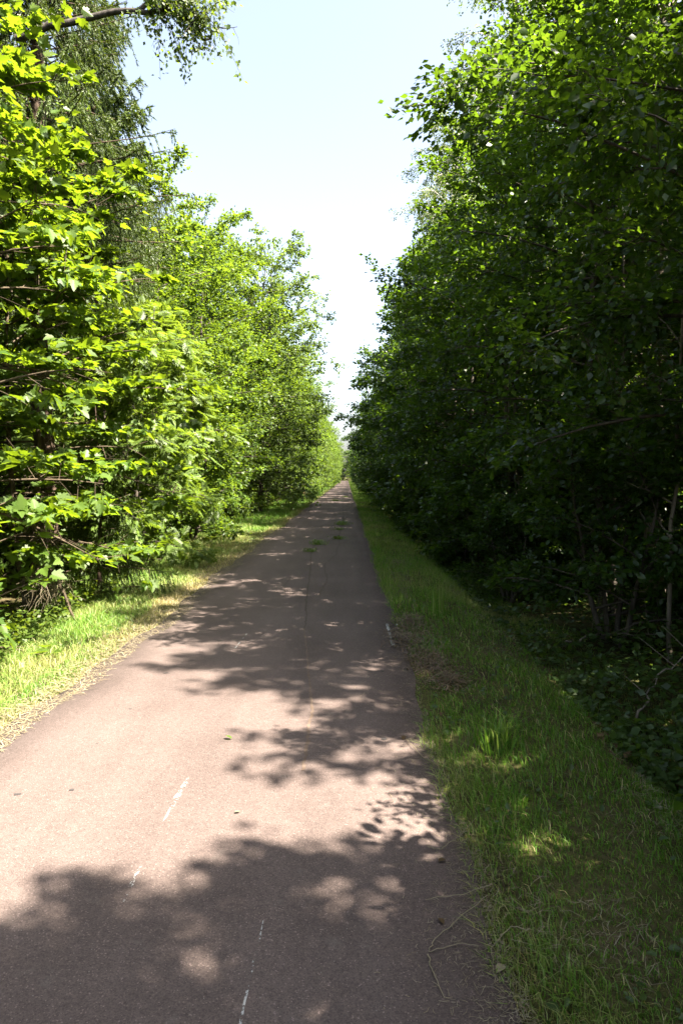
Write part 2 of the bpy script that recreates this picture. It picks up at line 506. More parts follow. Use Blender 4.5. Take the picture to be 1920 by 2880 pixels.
def T_pinnate(n=6, w=0.11, l=0.34):
    """rowan leaf: paired leaflets along a stalk"""
    V, F = [], []
    def lf(p, d, ln, wd, z):
        d = np.array(d) / np.linalg.norm(d); q = np.array((d[1], -d[0]))
        k = len(V)
        p = np.array(p)
        for a, s in ((0, 0), (0.45, 1), (1, 0), (0.45, -1)):
            pt = p + d * ln * a + q * wd * s
            V.append((pt[0], pt[1], z + (0.03 if s else 0) - 0.10 * a * a))
        F.append([k, k + 1, k + 2, k + 3])
    for i in range(n):
        y = 0.22 + 0.66 * i / (n - 1); s = 1 - 0.35 * abs(i / (n - 1) - 0.4)
        lf((0, y), (1, 0.55), l * s, w * 0.6, -0.05 * y)
        lf((0, y), (-1, 0.55), l * s, w * 0.6, -0.05 * y)
    lf((0, 0.88), (0, 1), l * 0.8, w * 0.6, -0.05)
    k = len(V)
    V += [(-0.012, 0, 0), (0.012, 0, 0), (0.008, 0.9, -0.05), (-0.008, 0.9, -0.05)]; F.append([k, k + 1, k + 2, k + 3])
    return np.array(V, float), [np.array(F)]
T_OVAL, T_RH, T_MAP, T_PIN = T_oval(), T_rhomb(), T_maple(), T_pinnate()
T_NARROW = T_rhomb(0.26, 0.05)

def frames(d, up):
    Y = nrm(d)
    Z = nrm(up - (up * Y).sum(-1, keepdims=True) * Y)
    X = np.cross(Y, Z)
    return X, Y, Z

def add_leaves(b, T, P, X, Y, Z, s, mat=0, att=None):
    tv, tf = T
    k = len(tv)
    V = P[:, None] + s[:, None, None] * (tv[None, :, 0:1] * X[:, None] + tv[None, :, 1:2] * Y[:, None] + tv[None, :, 2:3] * Z[:, None])
    off = (np.arange(len(P)) * k)[:, None, None]
    b.add(V.reshape(-1, 3), [(f[None] + off).reshape(-1, f.shape[1]) for f in tf], mat, None if att is None else np.repeat(att, k))

def tube(b, pts, rad, sides=5, mat=0):
    pts = np.asarray(pts, float); n = len(pts)
    rad = np.asarray(rad, float)
    t = np.gradient(pts, axis=0); t = nrm(t)
    ref = np.array([0, 0, 1.0]) if abs(t[0, 2]) < 0.9 else np.array([1.0, 0, 0])
    u = nrm(np.cross(t, ref)); v = np.cross(t, u)
    a = np.linspace(0, 2 * math.pi, sides, endpoint=False)
    V = pts[:, None] + rad[:, None, None] * (np.cos(a)[None, :, None] * u[:, None] + np.sin(a)[None, :, None] * v[:, None])
    i = np.arange(n * sides).reshape(n, sides)
    j = np.roll(i, -1, axis=1)
    F = np.stack([i[:-1], j[:-1], j[1:], i[1:]], -1).reshape(-1, 4)
    b.add(V.reshape(-1, 3), F, mat)

# ------------------------------------------------------------------ growing a broadleaf tree
def grow(seed, H, r0, base, Rc, prof, nl, tw, lf, ls, up=(10, 60), droop=0.25, leafdroop=0.3, stems=1, spread=0.0, lean=(0, 0), tier=0.0, cull=None, twmin=0.18, top=True, jitter=0.05, flat=0.55, sidebias=None, lv=(0.65, 1.2)):
    """skeleton and leaf arrays of one tree at the origin.
    prof(t): crown radius profile from the crown's base (0) to the top (1)."""
    r = rng_(seed)
    wood = MB()
    LP, LD = [], []
    for st in range(stems):
        sa = st * 2.4 + r.uniform(0, 1)
        ox, oy = (spread * math.cos(sa), spread * math.sin(sa)) if stems > 1 else (0, 0)
        Hs = H * (1 if st == 0 else r.uniform(0.82, 0.98))
        n = 12
        zz = np.linspace(-0.15, Hs, n); q = np.clip(zz / Hs, 0, 1)
        wob = np.cumsum(r.normal(0, 0.035, (n, 2)), axis=0) * Hs / 8
        tx = lean[0] * q ** 1.4 + ox * (0.15 + q ** 0.7) + wob[:, 0] - wob[0, 0]
        ty = lean[1] * q ** 1.4 + oy * (0.15 + q ** 0.7) + wob[:, 1] - wob[0, 1]
        tp = np.stack([tx, ty, zz], -1)
        rr = r0 * (1 - q) ** 0.8 / (1 if stems == 1 else 1.35) + 0.006
        rr[0] *= 1.35
        tube(wood, tp, rr, 9)
        nls = max(4, nl // stems)
        for i in range(nls):
            t = (i + r.uniform(0, 1)) / nls
            h = base + (Hs * 0.97 - base) * t
            c = np.array([np.interp(h, zz, tp[:, k]) for k in range(3)])
            az = i * 2.399 + r.uniform(-0.5, 0.5)
            L = Rc * prof(t) * (r.uniform(0.75, 1.04) if tier > 0 else r.uniform(*lv))
            if sidebias is not None:
                L *= 1 + sidebias[1] * math.cos(az - sidebias[0])
            L = max(L, 0.25)
            el = R(up[0] + (up[1] - up[0]) * t + r.normal(0, 9))
            m = 6
            s = np.linspace(0, 1, m)
            els = el - droop * s ** 1.3 * 2.0
            azs = az + np.cumsum(r.normal(0, 0.10, m))
            st_ = L / (m - 1) * np.stack([np.cos(els) * np.cos(azs), np.cos(els) * np.sin(azs), np.sin(els)], -1)
            lp = c + np.concatenate([[np.zeros(3)], np.cumsum(st_[:-1], axis=0)])
            rl = max(0.006, np.interp(h, zz, rr) * 0.45) * (1 - s) ** 0.7 + 0.003
            tube(wood, lp, rl, 5)
            ld = nrm(st_)
            ntw = max(3, int(tw * (0.45 + 0.75 * L / Rc)))
            for j in range(ntw):
                u = 1 - r.uniform(0, 0.85) ** 1.2 if j else 1.0
                p = np.array([np.interp(u, s, lp[:, k]) for k in range(3)])
                dl = ld[min(m - 1, int(u * m))]
                rd = r.normal(0, 1, 3); rd[2] *= 0.45
                d = nrm(dl * 0.75 + nrm(rd) * 0.95 + np.array([0, 0, 0.12]))
                tl = max(twmin, L * (0.16 + 0.34 * (1 - u)) * r.uniform(0.6, 1.3))
                k = 4
                ss = np.linspace(0, 1, k)[:, None]
                tpnts = p + d * tl * ss + np.array([0, 0, -1.0]) * (droop * 0.6 * tl) * ss ** 2
                tube(wood, tpnts, np.linspace(0.0045, 0.0015, k), 3)
                nlv = max(3, int(lf * (0.5 + 0.5 * tl / 0.5) * r.uniform(0.7, 1.3)))
                q_ = r.uniform(0.12, 1.03, nlv)[:, None]
                pp = p + d * tl * q_ + np.array([0, 0, -1.0]) * (droop * 0.6 * tl) * q_ ** 2
                dd = nrm(d + r.normal(0, 0.75, (nlv, 3)) * np.array([1, 1, 0.5]) + np.array([0, 0, -leafdroop]))
                LP.append(pp + r.normal(0, jitter, (nlv, 3)))
                LD.append(dd)
    P = np.concatenate(LP).astype(np.float64); D = np.concatenate(LD)
    if tier > 0:
        P[:, 2] = P[:, 2] * (1 - 0.72) + 0.72 * (np.round(P[:, 2] / tier + 0.25 * np.sin(P[:, 0] * 2.1 + P[:, 1] * 1.7)) * tier)
    n = len(P)
    up_ = nrm(np.array([0, 0, 1.0]) + r.normal(0, flat, (n, 3)))
    X, Y, Z = frames(D, up_)
    sz = ls * np.clip(r.normal(1, 0.22, n), 0.5, 1.6)
    return wood, P, X, Y, Z, sz

# crown profiles
def p_round(t): return math.sin(math.pi * (0.12 + 0.80 * t)) ** 0.7
def p_col(t): return (0.75 + 0.35 * math.sin(math.pi * t)) * (1 - t ** 4 * 0.75)
def p_dome(t): return (0.78 + 0.34 * math.sin(math.pi * t)) * (1 - 0.40 * t ** 6)
def p_taper(t): return 1.0 - 0.42 * t
def p_cone(t): return (1 - t) ** 0.75 + 0.08
def p_wide(t): return 0.9 * (1 - t ** 3 * 0.7)

def make_tree(name, loc, label, cat, leafmat, bark, T, grown, group=None, parts=0, Tc=None):
    """tree > trunk, crown, and (for the ones whose leaves can be picked apart) up to 300 leaves"""
    wood, P, X, Y, Z, s = grown
    root = empty(name, loc, label, cat, group)
    obj('trunk', wood.mesh('trunk', [bark], True), root)
    if parts:
        W = P + np.array(loc)
        d = W[:, 1]
        ok = (d > 1.5) & (np.abs(W[:, 0]) < 0.505 * d) & (W[:, 2] - CAMZ < 0.71 * d)
        rank = np.where(ok, s / np.maximum(d, 0.1), -1)
        # prefer the leaves on the side that faces the viewer and the path
        rank = rank * (1.0 + 0.25 * np.sign(-W[:, 0]) * (W[:, 0] - loc[0]))
        idx = np.argsort(-rank)[:parts]
        idx = idx[rank[idx] > 0]
        tb = MB(); tb.add(T[0], T[1]); lm = tb.mesh('leaf', [leafmat])
        for i in idx:
            o = obj('leaf', lm, root)
            k = float(s[i])
            o.matrix_basis = Matrix(((X[i, 0] * k, Y[i, 0] * k, Z[i, 0] * k, P[i, 0]), (X[i, 1] * k, Y[i, 1] * k, Z[i, 1] * k, P[i, 1]), (X[i, 2] * k, Y[i, 2] * k, Z[i, 2] * k, P[i, 2]), (0, 0, 0, 1)))
        keep = np.ones(len(P), bool); keep[idx] = False
        P, X, Y, Z, s = P[keep], X[keep], Y[keep], Z[keep], s[keep]
    b = MB()
    add_leaves(b, Tc or T, P, X, Y, Z, s)
    c = obj('crown', b.mesh('crown', [leafmat]), root)
    c['kind'] = 'stuff'
    return root

def G(x, y, dz=0.0):
    return (x, y, float(gz(x, y)) + dz)

# ------------------------------------------------------------------ spruce
def spruce(seed, H, Rb, r0, zfine, lat_sp=0.055, nd=0.0065, nl=0.022, coarse=0.05, base=0.15, hang=0.8, wf=0.30):
    r = rng_(seed)
    wood = MB()
    zz = np.linspace(-0.15, H, 14)
    rr = r0 * (1 - np.clip(zz / H, 0, 1)) ** 0.9 + 0.006; rr[0] *= 1.3
    tp = np.stack([0.04 * np.sin(zz), 0.04 * np.cos(zz * 0.8), zz], -1)
    tube(wood, tp, rr, 9)
    A, B, C = [], [], []          # laterals: start, end direction, length
    NP, ND, NL = [], [], []
    z = base
    while z < H - 0.2:
        t = z / H
        nb = r.integers(5, 9)
        for k in range(nb):
            az = r.uniform(0, 2 * math.pi)
            L = Rb * (1 - t) ** 0.75 * r.uniform(0.6, 1.15)
            if L < 0.2: L = 0.2
            h = z + r.uniform(-0.12, 0.12)
            el0 = R(8 + 35 * t ** 2) + r.normal(0, 0.08)
            m = 8; s = np.linspace(0, 1, m)
            els = el0 - 0.75 * s * (1 - t) + 0.9 * (s ** 3) * (1 - 0.3 * t) * 0.7
            azs = az + np.cumsum(r.normal(0, 0.04, m))
            stp = L / (m - 1) * np.stack([np.cos(els) * np.cos(azs), np.cos(els) * np.sin(azs), np.sin(els)], -1)
            lp = np.array([0, 0, h]) + np.concatenate([[np.zeros(3)], np.cumsum(stp[:-1], axis=0)])
            tube(wood, lp, np.interp(h, zz, rr) * 0.13 * (1 - s) ** 0.8 + 0.0025, 4)
            fine = h < zfine
            sp = lat_sp if fine else coarse
            nla = max(3, int(L * 0.82 / sp))
            u = np.sort(r.uniform(0.18, 1.0, nla * 2))
            side = np.where(np.arange(nla * 2) % 2 == 0, 1.0, -1.0)
            p = np.stack([np.interp(u, s, lp[:, q]) for q in range(3)], -1)
            ii = np.minimum((u * (m - 1)).astype(int), m - 2)
            dl = nrm(stp[ii])
            sid = np.stack([-np.sin(azs[ii]), np.cos(azs[ii]), np.zeros(len(u))], -1) * side[:, None]
            d = nrm(dl * 0.40 + sid * 0.50 + np.array([0, 0, -1.0]) * hang * r.uniform(0.5, 1.3, (len(u), 1)) * (1 - 0.6 * t))
            ll = (0.14 + 0.50 * min(1.0, L / 1.9) * np.minimum(1, 2.0 * (1 - u))) * r.uniform(0.6, 1.25, len(u))
            # main limb tip itself carries needles
            p = np.concatenate([p, lp[-3:-1]]); d = np.concatenate([d, dl[-1:], dl[-1:]]); ll = np.concatenate([ll, [L / 7, L / 7]])
            step = nd if fine else nd * 3.2
            cnt = np.maximum(4, (ll / step).astype(int))
            rep = np.repeat(np.arange(len(p)), cnt)
            tt = r.uniform(0, 1, len(rep))
            dr = np.array([0, 0, -1.0]) * (0.25 * ll[rep] * tt ** 2)[:, None]
            NP.append(p[rep] + d[rep] * (ll[rep] * tt)[:, None] + dr)
            rd = nrm(r.normal(0, 1, (len(rep), 3)))
            ND.append(nrm(d[rep] * 0.9 + rd * 0.62))
            NL.append(np.full(len(rep), nl if fine else nl * 2.3) * r.uniform(0.7, 1.2, len(rep)))
        z += (0.24 if z < zfine else 0.36) * r.uniform(0.8, 1.2)
    P = np.concatenate(NP); D = np.concatenate(ND); L = np.concatenate(NL)
    n = len(P)
    w = nrm(np.cross(D, r.normal(0, 1, (n, 3)))) * (L * wf)[:, None]
    V = np.stack([P - w, P + w, P + D * L[:, None]], 1).reshape(-1, 3)
    b = MB(); b.add(V, np.arange(3 * n).reshape(n, 3))
    return wood, b

def make_spruce(name, loc, label, group, args):
    wood, b = spruce(**args)
    root = empty(name, loc, label, 'tree', group)
    obj('trunk', wood.mesh('trunk', [M['bark_spruce']], True), root)
    c = obj('crown', b.mesh('crown', [M['spruce']]), root)
    c['kind'] = 'stuff'
    return root

# ================================================================== RIGHT SIDE
W1 = grow(21, 9.3, 0.06, 2.1, 2.0, p_col, 84, 20, 36, 0.066, up=(5, 55), lv=(0.7, 1.05), stems=3, spread=0.5, sidebias=(math.pi, 0.15))
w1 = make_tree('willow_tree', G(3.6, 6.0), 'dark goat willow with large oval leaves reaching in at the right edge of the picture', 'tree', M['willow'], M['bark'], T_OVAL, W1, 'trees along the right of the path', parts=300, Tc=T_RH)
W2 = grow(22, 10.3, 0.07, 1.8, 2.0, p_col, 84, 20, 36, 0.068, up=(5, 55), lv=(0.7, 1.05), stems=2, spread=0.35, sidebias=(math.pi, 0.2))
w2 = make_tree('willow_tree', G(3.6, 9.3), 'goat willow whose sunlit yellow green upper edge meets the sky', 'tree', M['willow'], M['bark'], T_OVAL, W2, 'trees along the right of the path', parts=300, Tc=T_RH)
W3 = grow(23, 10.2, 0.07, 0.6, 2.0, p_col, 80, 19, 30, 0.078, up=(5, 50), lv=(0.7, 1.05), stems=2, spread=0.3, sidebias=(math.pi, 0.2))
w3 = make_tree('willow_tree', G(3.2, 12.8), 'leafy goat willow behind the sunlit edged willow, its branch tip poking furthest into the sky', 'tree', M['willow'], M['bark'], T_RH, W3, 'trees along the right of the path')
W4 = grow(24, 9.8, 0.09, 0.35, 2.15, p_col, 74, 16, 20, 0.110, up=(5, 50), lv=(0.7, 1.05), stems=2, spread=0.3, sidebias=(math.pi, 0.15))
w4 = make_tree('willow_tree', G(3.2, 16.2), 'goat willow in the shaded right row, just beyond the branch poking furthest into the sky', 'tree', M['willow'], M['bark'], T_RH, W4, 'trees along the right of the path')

RG = 'trees along the right of the path'
rr_ = rng_(77)
FARLAB_R = 'one of the shaded leafy trees in the receding row along the right verge'
# beside and behind the viewer: the trees whose shade lies across the foreground
dup(w3, G(2.8, -1.05), 1.0, (1.05, 1.05, 0.86), 'goat willow beside the viewer whose shade lies across the near end of the path', RG)
dup(w3, G(4.3, -0.7), 3.2, (1.05, 1.05, 0.95), 'goat willow beside the viewer, second from the path', RG)
dup(w2, G(4.9, -2.8), 2.2, (1, 1, 1.0), 'taller goat willow deeper in the wood beside the viewer', RG)
row = [(2.9, 19.6, 1.0), (3.3, 22.8, 1.05), (3.0, 26.2, 1.1), (3.4, 29.8, 1.15), (3.1, 33.5, 1.12), (3.3, 37.5, 1.15)]
y = 42.0
while y < 246:
    row.append((3.5 + rr_.uniform(-0.4, 0.5), y, rr_.uniform(1.0, 1.25)))
    y += rr_.uniform(3.8, 5.2) * (1 + y / 300)
for i, (x, y, s) in enumerate(row):
    src = w4 if (i % 3 or y > 40) else w3
    lab = FARLAB_R if i > 1 else ('shaded goat willow on the right verge opposite the weeds growing in the crack', 'shaded goat willow on the right verge a little beyond the weeds in the crack')[i]
    dup(src, G(x, y), rr_.uniform(0, 6.28), (s * rr_.uniform(0.95, 1.15), s * rr_.uniform(0.95, 1.15), s), lab, RG)

# second row: taller, thin pale trunks seen between the leaves
A1 = grow(31, 11.0, 0.125, 3.0, 2.2, p_round, 60, 14, 18, 0.095, up=(15, 60), lean=(0.2, 0.1))
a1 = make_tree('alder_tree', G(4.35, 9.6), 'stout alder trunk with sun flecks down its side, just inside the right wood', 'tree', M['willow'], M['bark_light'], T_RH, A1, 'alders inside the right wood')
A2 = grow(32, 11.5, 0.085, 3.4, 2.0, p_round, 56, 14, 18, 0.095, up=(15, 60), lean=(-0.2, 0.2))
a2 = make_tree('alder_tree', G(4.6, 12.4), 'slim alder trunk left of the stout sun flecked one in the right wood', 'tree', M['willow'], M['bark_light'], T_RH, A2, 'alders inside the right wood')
AG = 'alders inside the right wood'
for i, (x, y, src, lab) in enumerate([
        (4.75, 16.6, a1, 'pale alder trunk catching a patch of sun halfway along the right wood'),
        (5.6, 8.2, a2, 'alder standing behind the stout sun flecked trunk, deeper in the wood'),
        (5.4, 13.9, a1, 'slender alder trunk beside the slim one, deeper in the right wood'),
        (5.2, 20.5, a2, 'slim alder inside the right wood, well beyond the sun patched trunk'),
        (6.3, 11.0, a1, 'alder far inside the right wood between the two nearest trunks'),
        (5.1, 24.8, a1, 'one of the distant alders half hidden inside the right wood'),
        (5.3, 30.0, a2, 'one of the distant alders half hidden inside the right wood'),
        (5.6, 2.6, a2, 'alder beside the viewer inside the right wood'),
        (6.6, -1.6, a1, 'alder behind the viewer deep inside the right wood')]):
    dup(src, G(x, y), 1.3 * i + 0.5, (0.95, 0.95, 0.92 + 0.03 * (i % 3)), lab, AG)

# tall birch whose hanging sprays show above the willows
BR = grow(41, 17, 0.14, 6.0, 2.4, p_round, 66, 18, 22, 0.065, up=(30, 60), droop=0.75, leafdroop=1.0, twmin=0.35)
br = make_tree('birch_tree', G(4.6, 20.0), 'tall birch whose drooping grey green sprays show above the right hand willows', 'tree', M['birch'], M['bark_birch'], T_RH, BR)
dup(br, G(4.5, 25.0), 2.0, (1, 1, 0.98), 'birch just beyond the tall birch above the right hand willows', 'birches behind the right hand row')
dup(br, G(4.7, 29.5), 4.1, (1.1, 1.1, 1.02), 'farthest of the birches behind the right hand row', 'birches behind the right hand row')
dup(br, G(5.2, 34.0), 5.1, (1.1, 1.1, 1.0), 'birch half hidden beyond the others behind the right hand row', 'birches behind the right hand row')

# shrubs and saplings of the understorey
SH = grow(51, 2.4, 0.035, 0.25, 1.25, p_wide, 44, 14, 22, 0.078, up=(15, 65), stems=4, spread=0.45)
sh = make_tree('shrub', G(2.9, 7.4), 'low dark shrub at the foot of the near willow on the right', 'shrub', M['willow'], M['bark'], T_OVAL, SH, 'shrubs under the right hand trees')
SG = 'shrubs under the right hand trees'
dup(sh, G(2.85, 2.5), 3.3, (1.0, 1.0, 1.25), 'rounded shrub beside the viewer between the dense shrub and the small willow', SG)
dup(sh, G(2.6, 1.5), 2.0, (1.0, 1.0, 1.15), 'dense shrub beside the viewer on the right of the path', SG)
dup(w1, G(3.3, 3.0), 0.4, (0.56, 0.56, 0.5), 'small goat willow just outside the right edge of the picture', 'trees along the right of the path')
for i, (x, y, s) in enumerate([(2.6, 10.9, 0.7), (3.3, 11.8, 0.9), (2.5, 14.5, 0.75), (2.6, 18.0, 0.8), (2.5, 21.4, 0.85), (2.6, 24.6, 0.9), (2.5, 28.2, 0.9), (2.6, 33, 1.0), (2.7, 40, 1.1), (2.7, 50, 1.2)]):
    lab = ['small dark shrub beside the grass, in front of the second willow on the right', 'dark shrub behind the small one beside the grass on the right'][i] if i < 2 else 'one of the dark shrubs along the right hand grass edge'
    dup(sh, G(x, y), i * 1.9, (s, s, s * rr_.uniform(0.8, 1.2)), lab, SG)

for i, (x, y, s) in enumerate([(4.6, 8.0, 0.8), (5.3, 10.4, 1.0), (4.9, 12.9, 1.0), (6.2, 12.6, 1.2), (5.4, 15.4, 1.1), (6.4, 9.4, 1.1), (4.2, 11.2, 0.8), (6.1, 17.5, 1.2)]):
    dup(sh, G(x, y), i * 2.3, (s, s, s), 'one of the shaded shrubs filling the inside of the right wood', 'shrubs inside the right wood')
SAP = grow(61, 4.2, 0.02, 1.0, 0.7, p_round, 20, 6, 7, 0.075, up=(10, 60))
sap = make_tree('sapling', G(3.3, 6.9), 'thin shaded sapling with few leaves nearest the viewer in the right wood', 'sapling', M['herb'], M['bark_light'], T_OVAL, SAP, 'saplings inside the right wood')
for i in range(22):
    x = rr_.uniform(2.9, 6.0); y = rr_.uniform(max(7.5, x / 0.46), 26)
    dup(sap, G(x, y), rr_.uniform(0, 6.28), (1, 1, rr_.uniform(0.7, 1.35)), 'one of the thin pale stemmed saplings in the gloom of the right wood', 'saplings inside the right wood')

# ================================================================== LEFT SIDE
MG = 'maples at the left edge'
MP1 = grow(71, 8.8, 0.05, 1.5, 1.62, p_taper, 84, 12, 14, 0.100, up=(0, 45), stems=2, spread=0.3, sidebias=(0.0, 0.12), droop=0.18, leafdroop=0.25, tier=0.50, flat=0.40, twmin=0.3)
m1 = make_tree('maple_tree', G(-4.0, 6.4), 'tall yellow green maple with big lobed leaves at the left edge', 'tree', M['maple'], M['bark_maple'], T_MAP, MP1, MG, parts=300)
MP2 = grow(72, 6.0, 0.045, 1.0, 1.75, p_col, 72, 12, 15, 0.098, up=(0, 45), stems=2, spread=0.3, droop=0.18, leafdroop=0.25, tier=0.50, flat=0.40, twmin=0.3)
m2 = make_tree('maple_tree', G(-3.85, 8.2), 'shorter yellow green maple in front of the tall drooping spruce', 'tree', M['maple'], M['bark_maple'], T_MAP, MP2, MG, parts=300)
MP3 = grow(73, 1.9, 0.018, 0.25, 0.75, p_wide, 16, 4, 5, 0.125, up=(5, 50), droop=0.15, leafdroop=0.2, flat=0.3, twmin=0.2)
m3 = make_tree('maple_sapling', G(-3.4, 6.1), 'low maple sapling with large pale leaves over the grass at the lower left edge', 'sapling', M['maple'], M['bark_maple'], T_MAP, MP3, 'maple saplings at the left edge', parts=200)
MP4 = grow(74, 1.5, 0.018, 0.3, 0.6, p_wide, 9, 4, 5, 0.120, up=(5, 50), droop=0.15, leafdroop=0.2, flat=0.3, twmin=0.2)
m4 = make_tree('maple_sapling', G(-3.75, 8.1), 'small maple sapling spreading in front of the drooping spruce boughs', 'sapling', M['maple'], M['bark_maple'], T_MAP, MP4, 'maple saplings at the left edge', parts=200)

s1 = make_spruce('spruce_tree', G(-4.4, 9.9), 'tall spruce with hanging curtain boughs rising behind the maples on the left', 'tall spruces on the left', dict(seed=81, H=15, Rb=2.9, r0=0.16, zfine=9.0, lat_sp=0.125, nd=0.0046, nl=0.043, base=4.6, hang=1.9, wf=0.15))
s2 = dup(s1, G(-5.1, 14.0), 2.1, (1.0, 1.0, 0.86), 'shorter spruce with drooping boughs behind the tall one on the left', 'tall spruces on the left')
s3 = dup(s1, G(-5.6, 7.6), 4.0, (0.9, 0.9, 0.9), 'shaded spruce half hidden behind the tall maple at the left edge', 'tall spruces on the left')
s4 = make_spruce('spruce_sapling', G(-3.35, 9.1), 'small drooping spruce standing low beside the left verge', None, dict(seed=82, H=2.7, Rb=1.25, r0=0.03, zfine=9, lat_sp=0.06, nd=0.0045, nl=0.03, base=0.25, hang=1.6, wf=0.15))
s4['category'] = 'sapling'

# birch with the dark limb that reaches out over the path
BL = grow(42, 15, 0.15, 7.6, 2.2, p_round, 46, 14, 16, 0.06, up=(25, 55), droop=0.6, leafdroop=0.9, twmin=0.3)
def birch_limb(root):
    r = rng_(43)
    wb, lb = MB(), MB()
    o = np.array(root.location)
    def px(u, v, d):
        return np.array([(u - 797) / 1568 * d, d, CAMZ + (1094 - v) / 1568 * d]) - o
    D0 = 8.8
    main = [px(60, 120, D0), px(200, 78, D0), px(290, 66, D0), px(370, 62, D0), px(420, 42, D0), px(470, 20, D0), px(530, 2, D0), px(620, -30, D0)]
    low = [px(385, 60, D0), px(430, 70, D0 + .1), px(462, 95, D0 + .1), px(480, 127, D0 + .1), px(505, 108, D0 + .1), px(520, 97, D0 + .1), px(552, 98, D0 + .1)]
    up1 = [px(330, 64, D0), px(380, 30, D0), px(410, -10, D0), px(440, -60, D0)]
    mid = [px(400, 66, D0), px(440, 72, D0 - .1), px(470, 66, D0 - .1), px(490, 62, D0 - .1)]
    def sm(p, n):
        p = np.array(p); t = np.linspace(0, len(p) - 1, n)
        q = np.stack([np.interp(t, np.arange(len(p)), p[:, k]) for k in range(3)], -1)
        q[1:-1] = (q[:-2] + 2 * q[1:-1] + q[2:]) / 4
        return q
    P, D = [], []
    for path, r0, r1, n, dens, a0 in ((main, 0.048, 0.008, 26, 40, 0.42), (low, 0.028, 0.003, 24, 16, 0.0), (up1, 0.03, 0.006, 14, 26, 0.2), (mid, 0.014, 0.003, 12, 16, 0.1)):
        q = sm(path, n); q[1:] += r.normal(0, 0.012, (n - 1, 3))
        tube(wb, q, np.linspace(r0, r1, n), 7)
        for j in range(dens):
            u = r.uniform(a0, 0.45 if path is low else 0.80 if path is main else 0.98)
            p = q[int(u * (n - 1))]
            d = nrm(r.normal(0, 1, 3) * np.array([1, 1, 0.8]) + np.array([0.3, 0, 0.1]))
            L = r.uniform(0.25, 0.7)
            ss = np.linspace(0, 1, 5)[:, None]
            tp = p + d * L * ss + np.array([0, 0, -1.0]) * (0.42 * L) * ss ** 2
            tube(wb, tp, np.linspace(0.005, 0.0015, 5), 3)
            m = int(42 * L + 9)
            t = r.uniform(0.1, 1, m)[:, None]
            P.append(p + d * L * t + np.array([0, 0, -1.0]) * (0.42 * L) * t ** 2 + r.normal(0, 0.045, (m, 3)))
            D.append(nrm(r.normal(0, 0.6, (m, 3)) + np.array([0, 0, -0.8])))
    # bare twigs at the tip
    q = sm(low, 24)
    for k in (12, 15, 18, 20, 22):
        d = nrm(r.normal(0, 1, 3) * np.array([1, 0.6, 1]))
        L = r.uniform(0.1, 0.3)
        tube(wb, q[k] + d * L * np.linspace(0, 1, 4)[:, None] + r.normal(0, 0.01, (4, 3)) * np.linspace(0, 1, 4)[:, None], np.linspace(0.003, 0.001, 4), 3)
    P = np.concatenate(P); D = np.concatenate(D)
    X, Y, Z = frames(D, nrm(np.array([0.4, -0.4, 0.8]) + r.normal(0, 0.7, P.shape)))
    add_leaves(lb, T_RH, P, X, Y, Z, 0.055 * np.clip(r.normal(1, 0.2, len(P)), 0.5, 1.5))
    br_ = obj('branch', wb.mesh('branch', [M['bark_dark']], True), root)
    br_['label'] = 'dark bare ended limb reaching out over the path'
    f = obj('foliage', lb.mesh('foliage', [M['birch']]), br_); f['kind'] = 'stuff'
bl = make_tree('birch_tree', G(-6.1, 10.6), 'birch behind the tall spruce, its dark limb reaching out over the path at the top', 'tree', M['birch'], M['bark_birch'], T_RH, BL)
birch_limb(bl)

RWG = 'rowans along the left verge'
RW = grow(91, 4.6, 0.035, 0.4, 1.45, p_col, 48, 10, 11, 0.20, up=(10, 60), stems=3, spread=0.4, droop=0.3, leafdroop=0.45, flat=0.45, twmin=0.2)
rw = make_tree('rowan_tree', G(-3.8, 11.6), 'pale green rowan bush with feathery leaves beyond the drooping spruce', 'tree', M['rowan'], M['bark'], T_PIN, RW, RWG, parts=300)
dup(rw, G(-4.2, 14.2), 2.0, (1.15, 1.15, 1.2), 'rowan with feathery leaves behind the pale rowan bush on the left', RWG)

LG = 'broadleaf trees along the left of the path'
L1 = grow(101, 9.6, 0.08, 0.5, 2.2, p_dome, 84, 19, 25, 0.084, up=(5, 46), stems=2, spread=0.4)
l1 = make_tree('alder_tree', G(-5.1, 17.2), 'bright green alder rising behind the rowans on the left', 'tree', M['alder'], M['bark'], T_OVAL, L1, LG)
L2 = grow(102, 9.6, 0.09, 0.35, 2.4, p_dome, 84, 18, 23, 0.100, up=(5, 46), stems=2, spread=0.4)
l2 = make_tree('alder_tree', G(-4.9, 21.2), 'bright green alder beyond the lit shrub on the left verge', 'tree', M['alder'], M['bark'], T_RH, L2, LG)
L3 = grow(103, 12.2, 0.13, 0.9, 3.1, p_dome, 130, 19, 20, 0.108, up=(8, 46), lv=(0.7, 1.06), stems=3, spread=0.8)
l3 = make_tree('willow_tree', G(-4.15, 31.5), 'largest rounded tree on the left, its top sunlit and its foot dark, overhanging the path', 'tree', M['sallow'], M['bark'], T_RH, L3, LG)

SL = grow(52, 3.6, 0.035, 0.2, 1.35, p_wide, 50, 15, 20, 0.088, up=(10, 65), stems=4, spread=0.5)
sl = make_tree('shrub', G(-3.95, 17.2), 'rounded sunlit shrub bulging over the left verge before the dark gap', 'shrub', M['alder'], M['bark'], T_OVAL, SL, 'shrubs along the left verge', parts=150)
dup(sl, G(-4.9, 13.4), 1.1, (0.9, 0.9, 0.9), 'shrub tucked under the rowans beside the left verge', 'shrubs along the left verge')
dup(sl, G(-4.6, 20.3), 2.9, (0.8, 0.8, 0.7), 'shaded shrub in the dark gap beyond the lit one on the left', 'shrubs along the left verge')

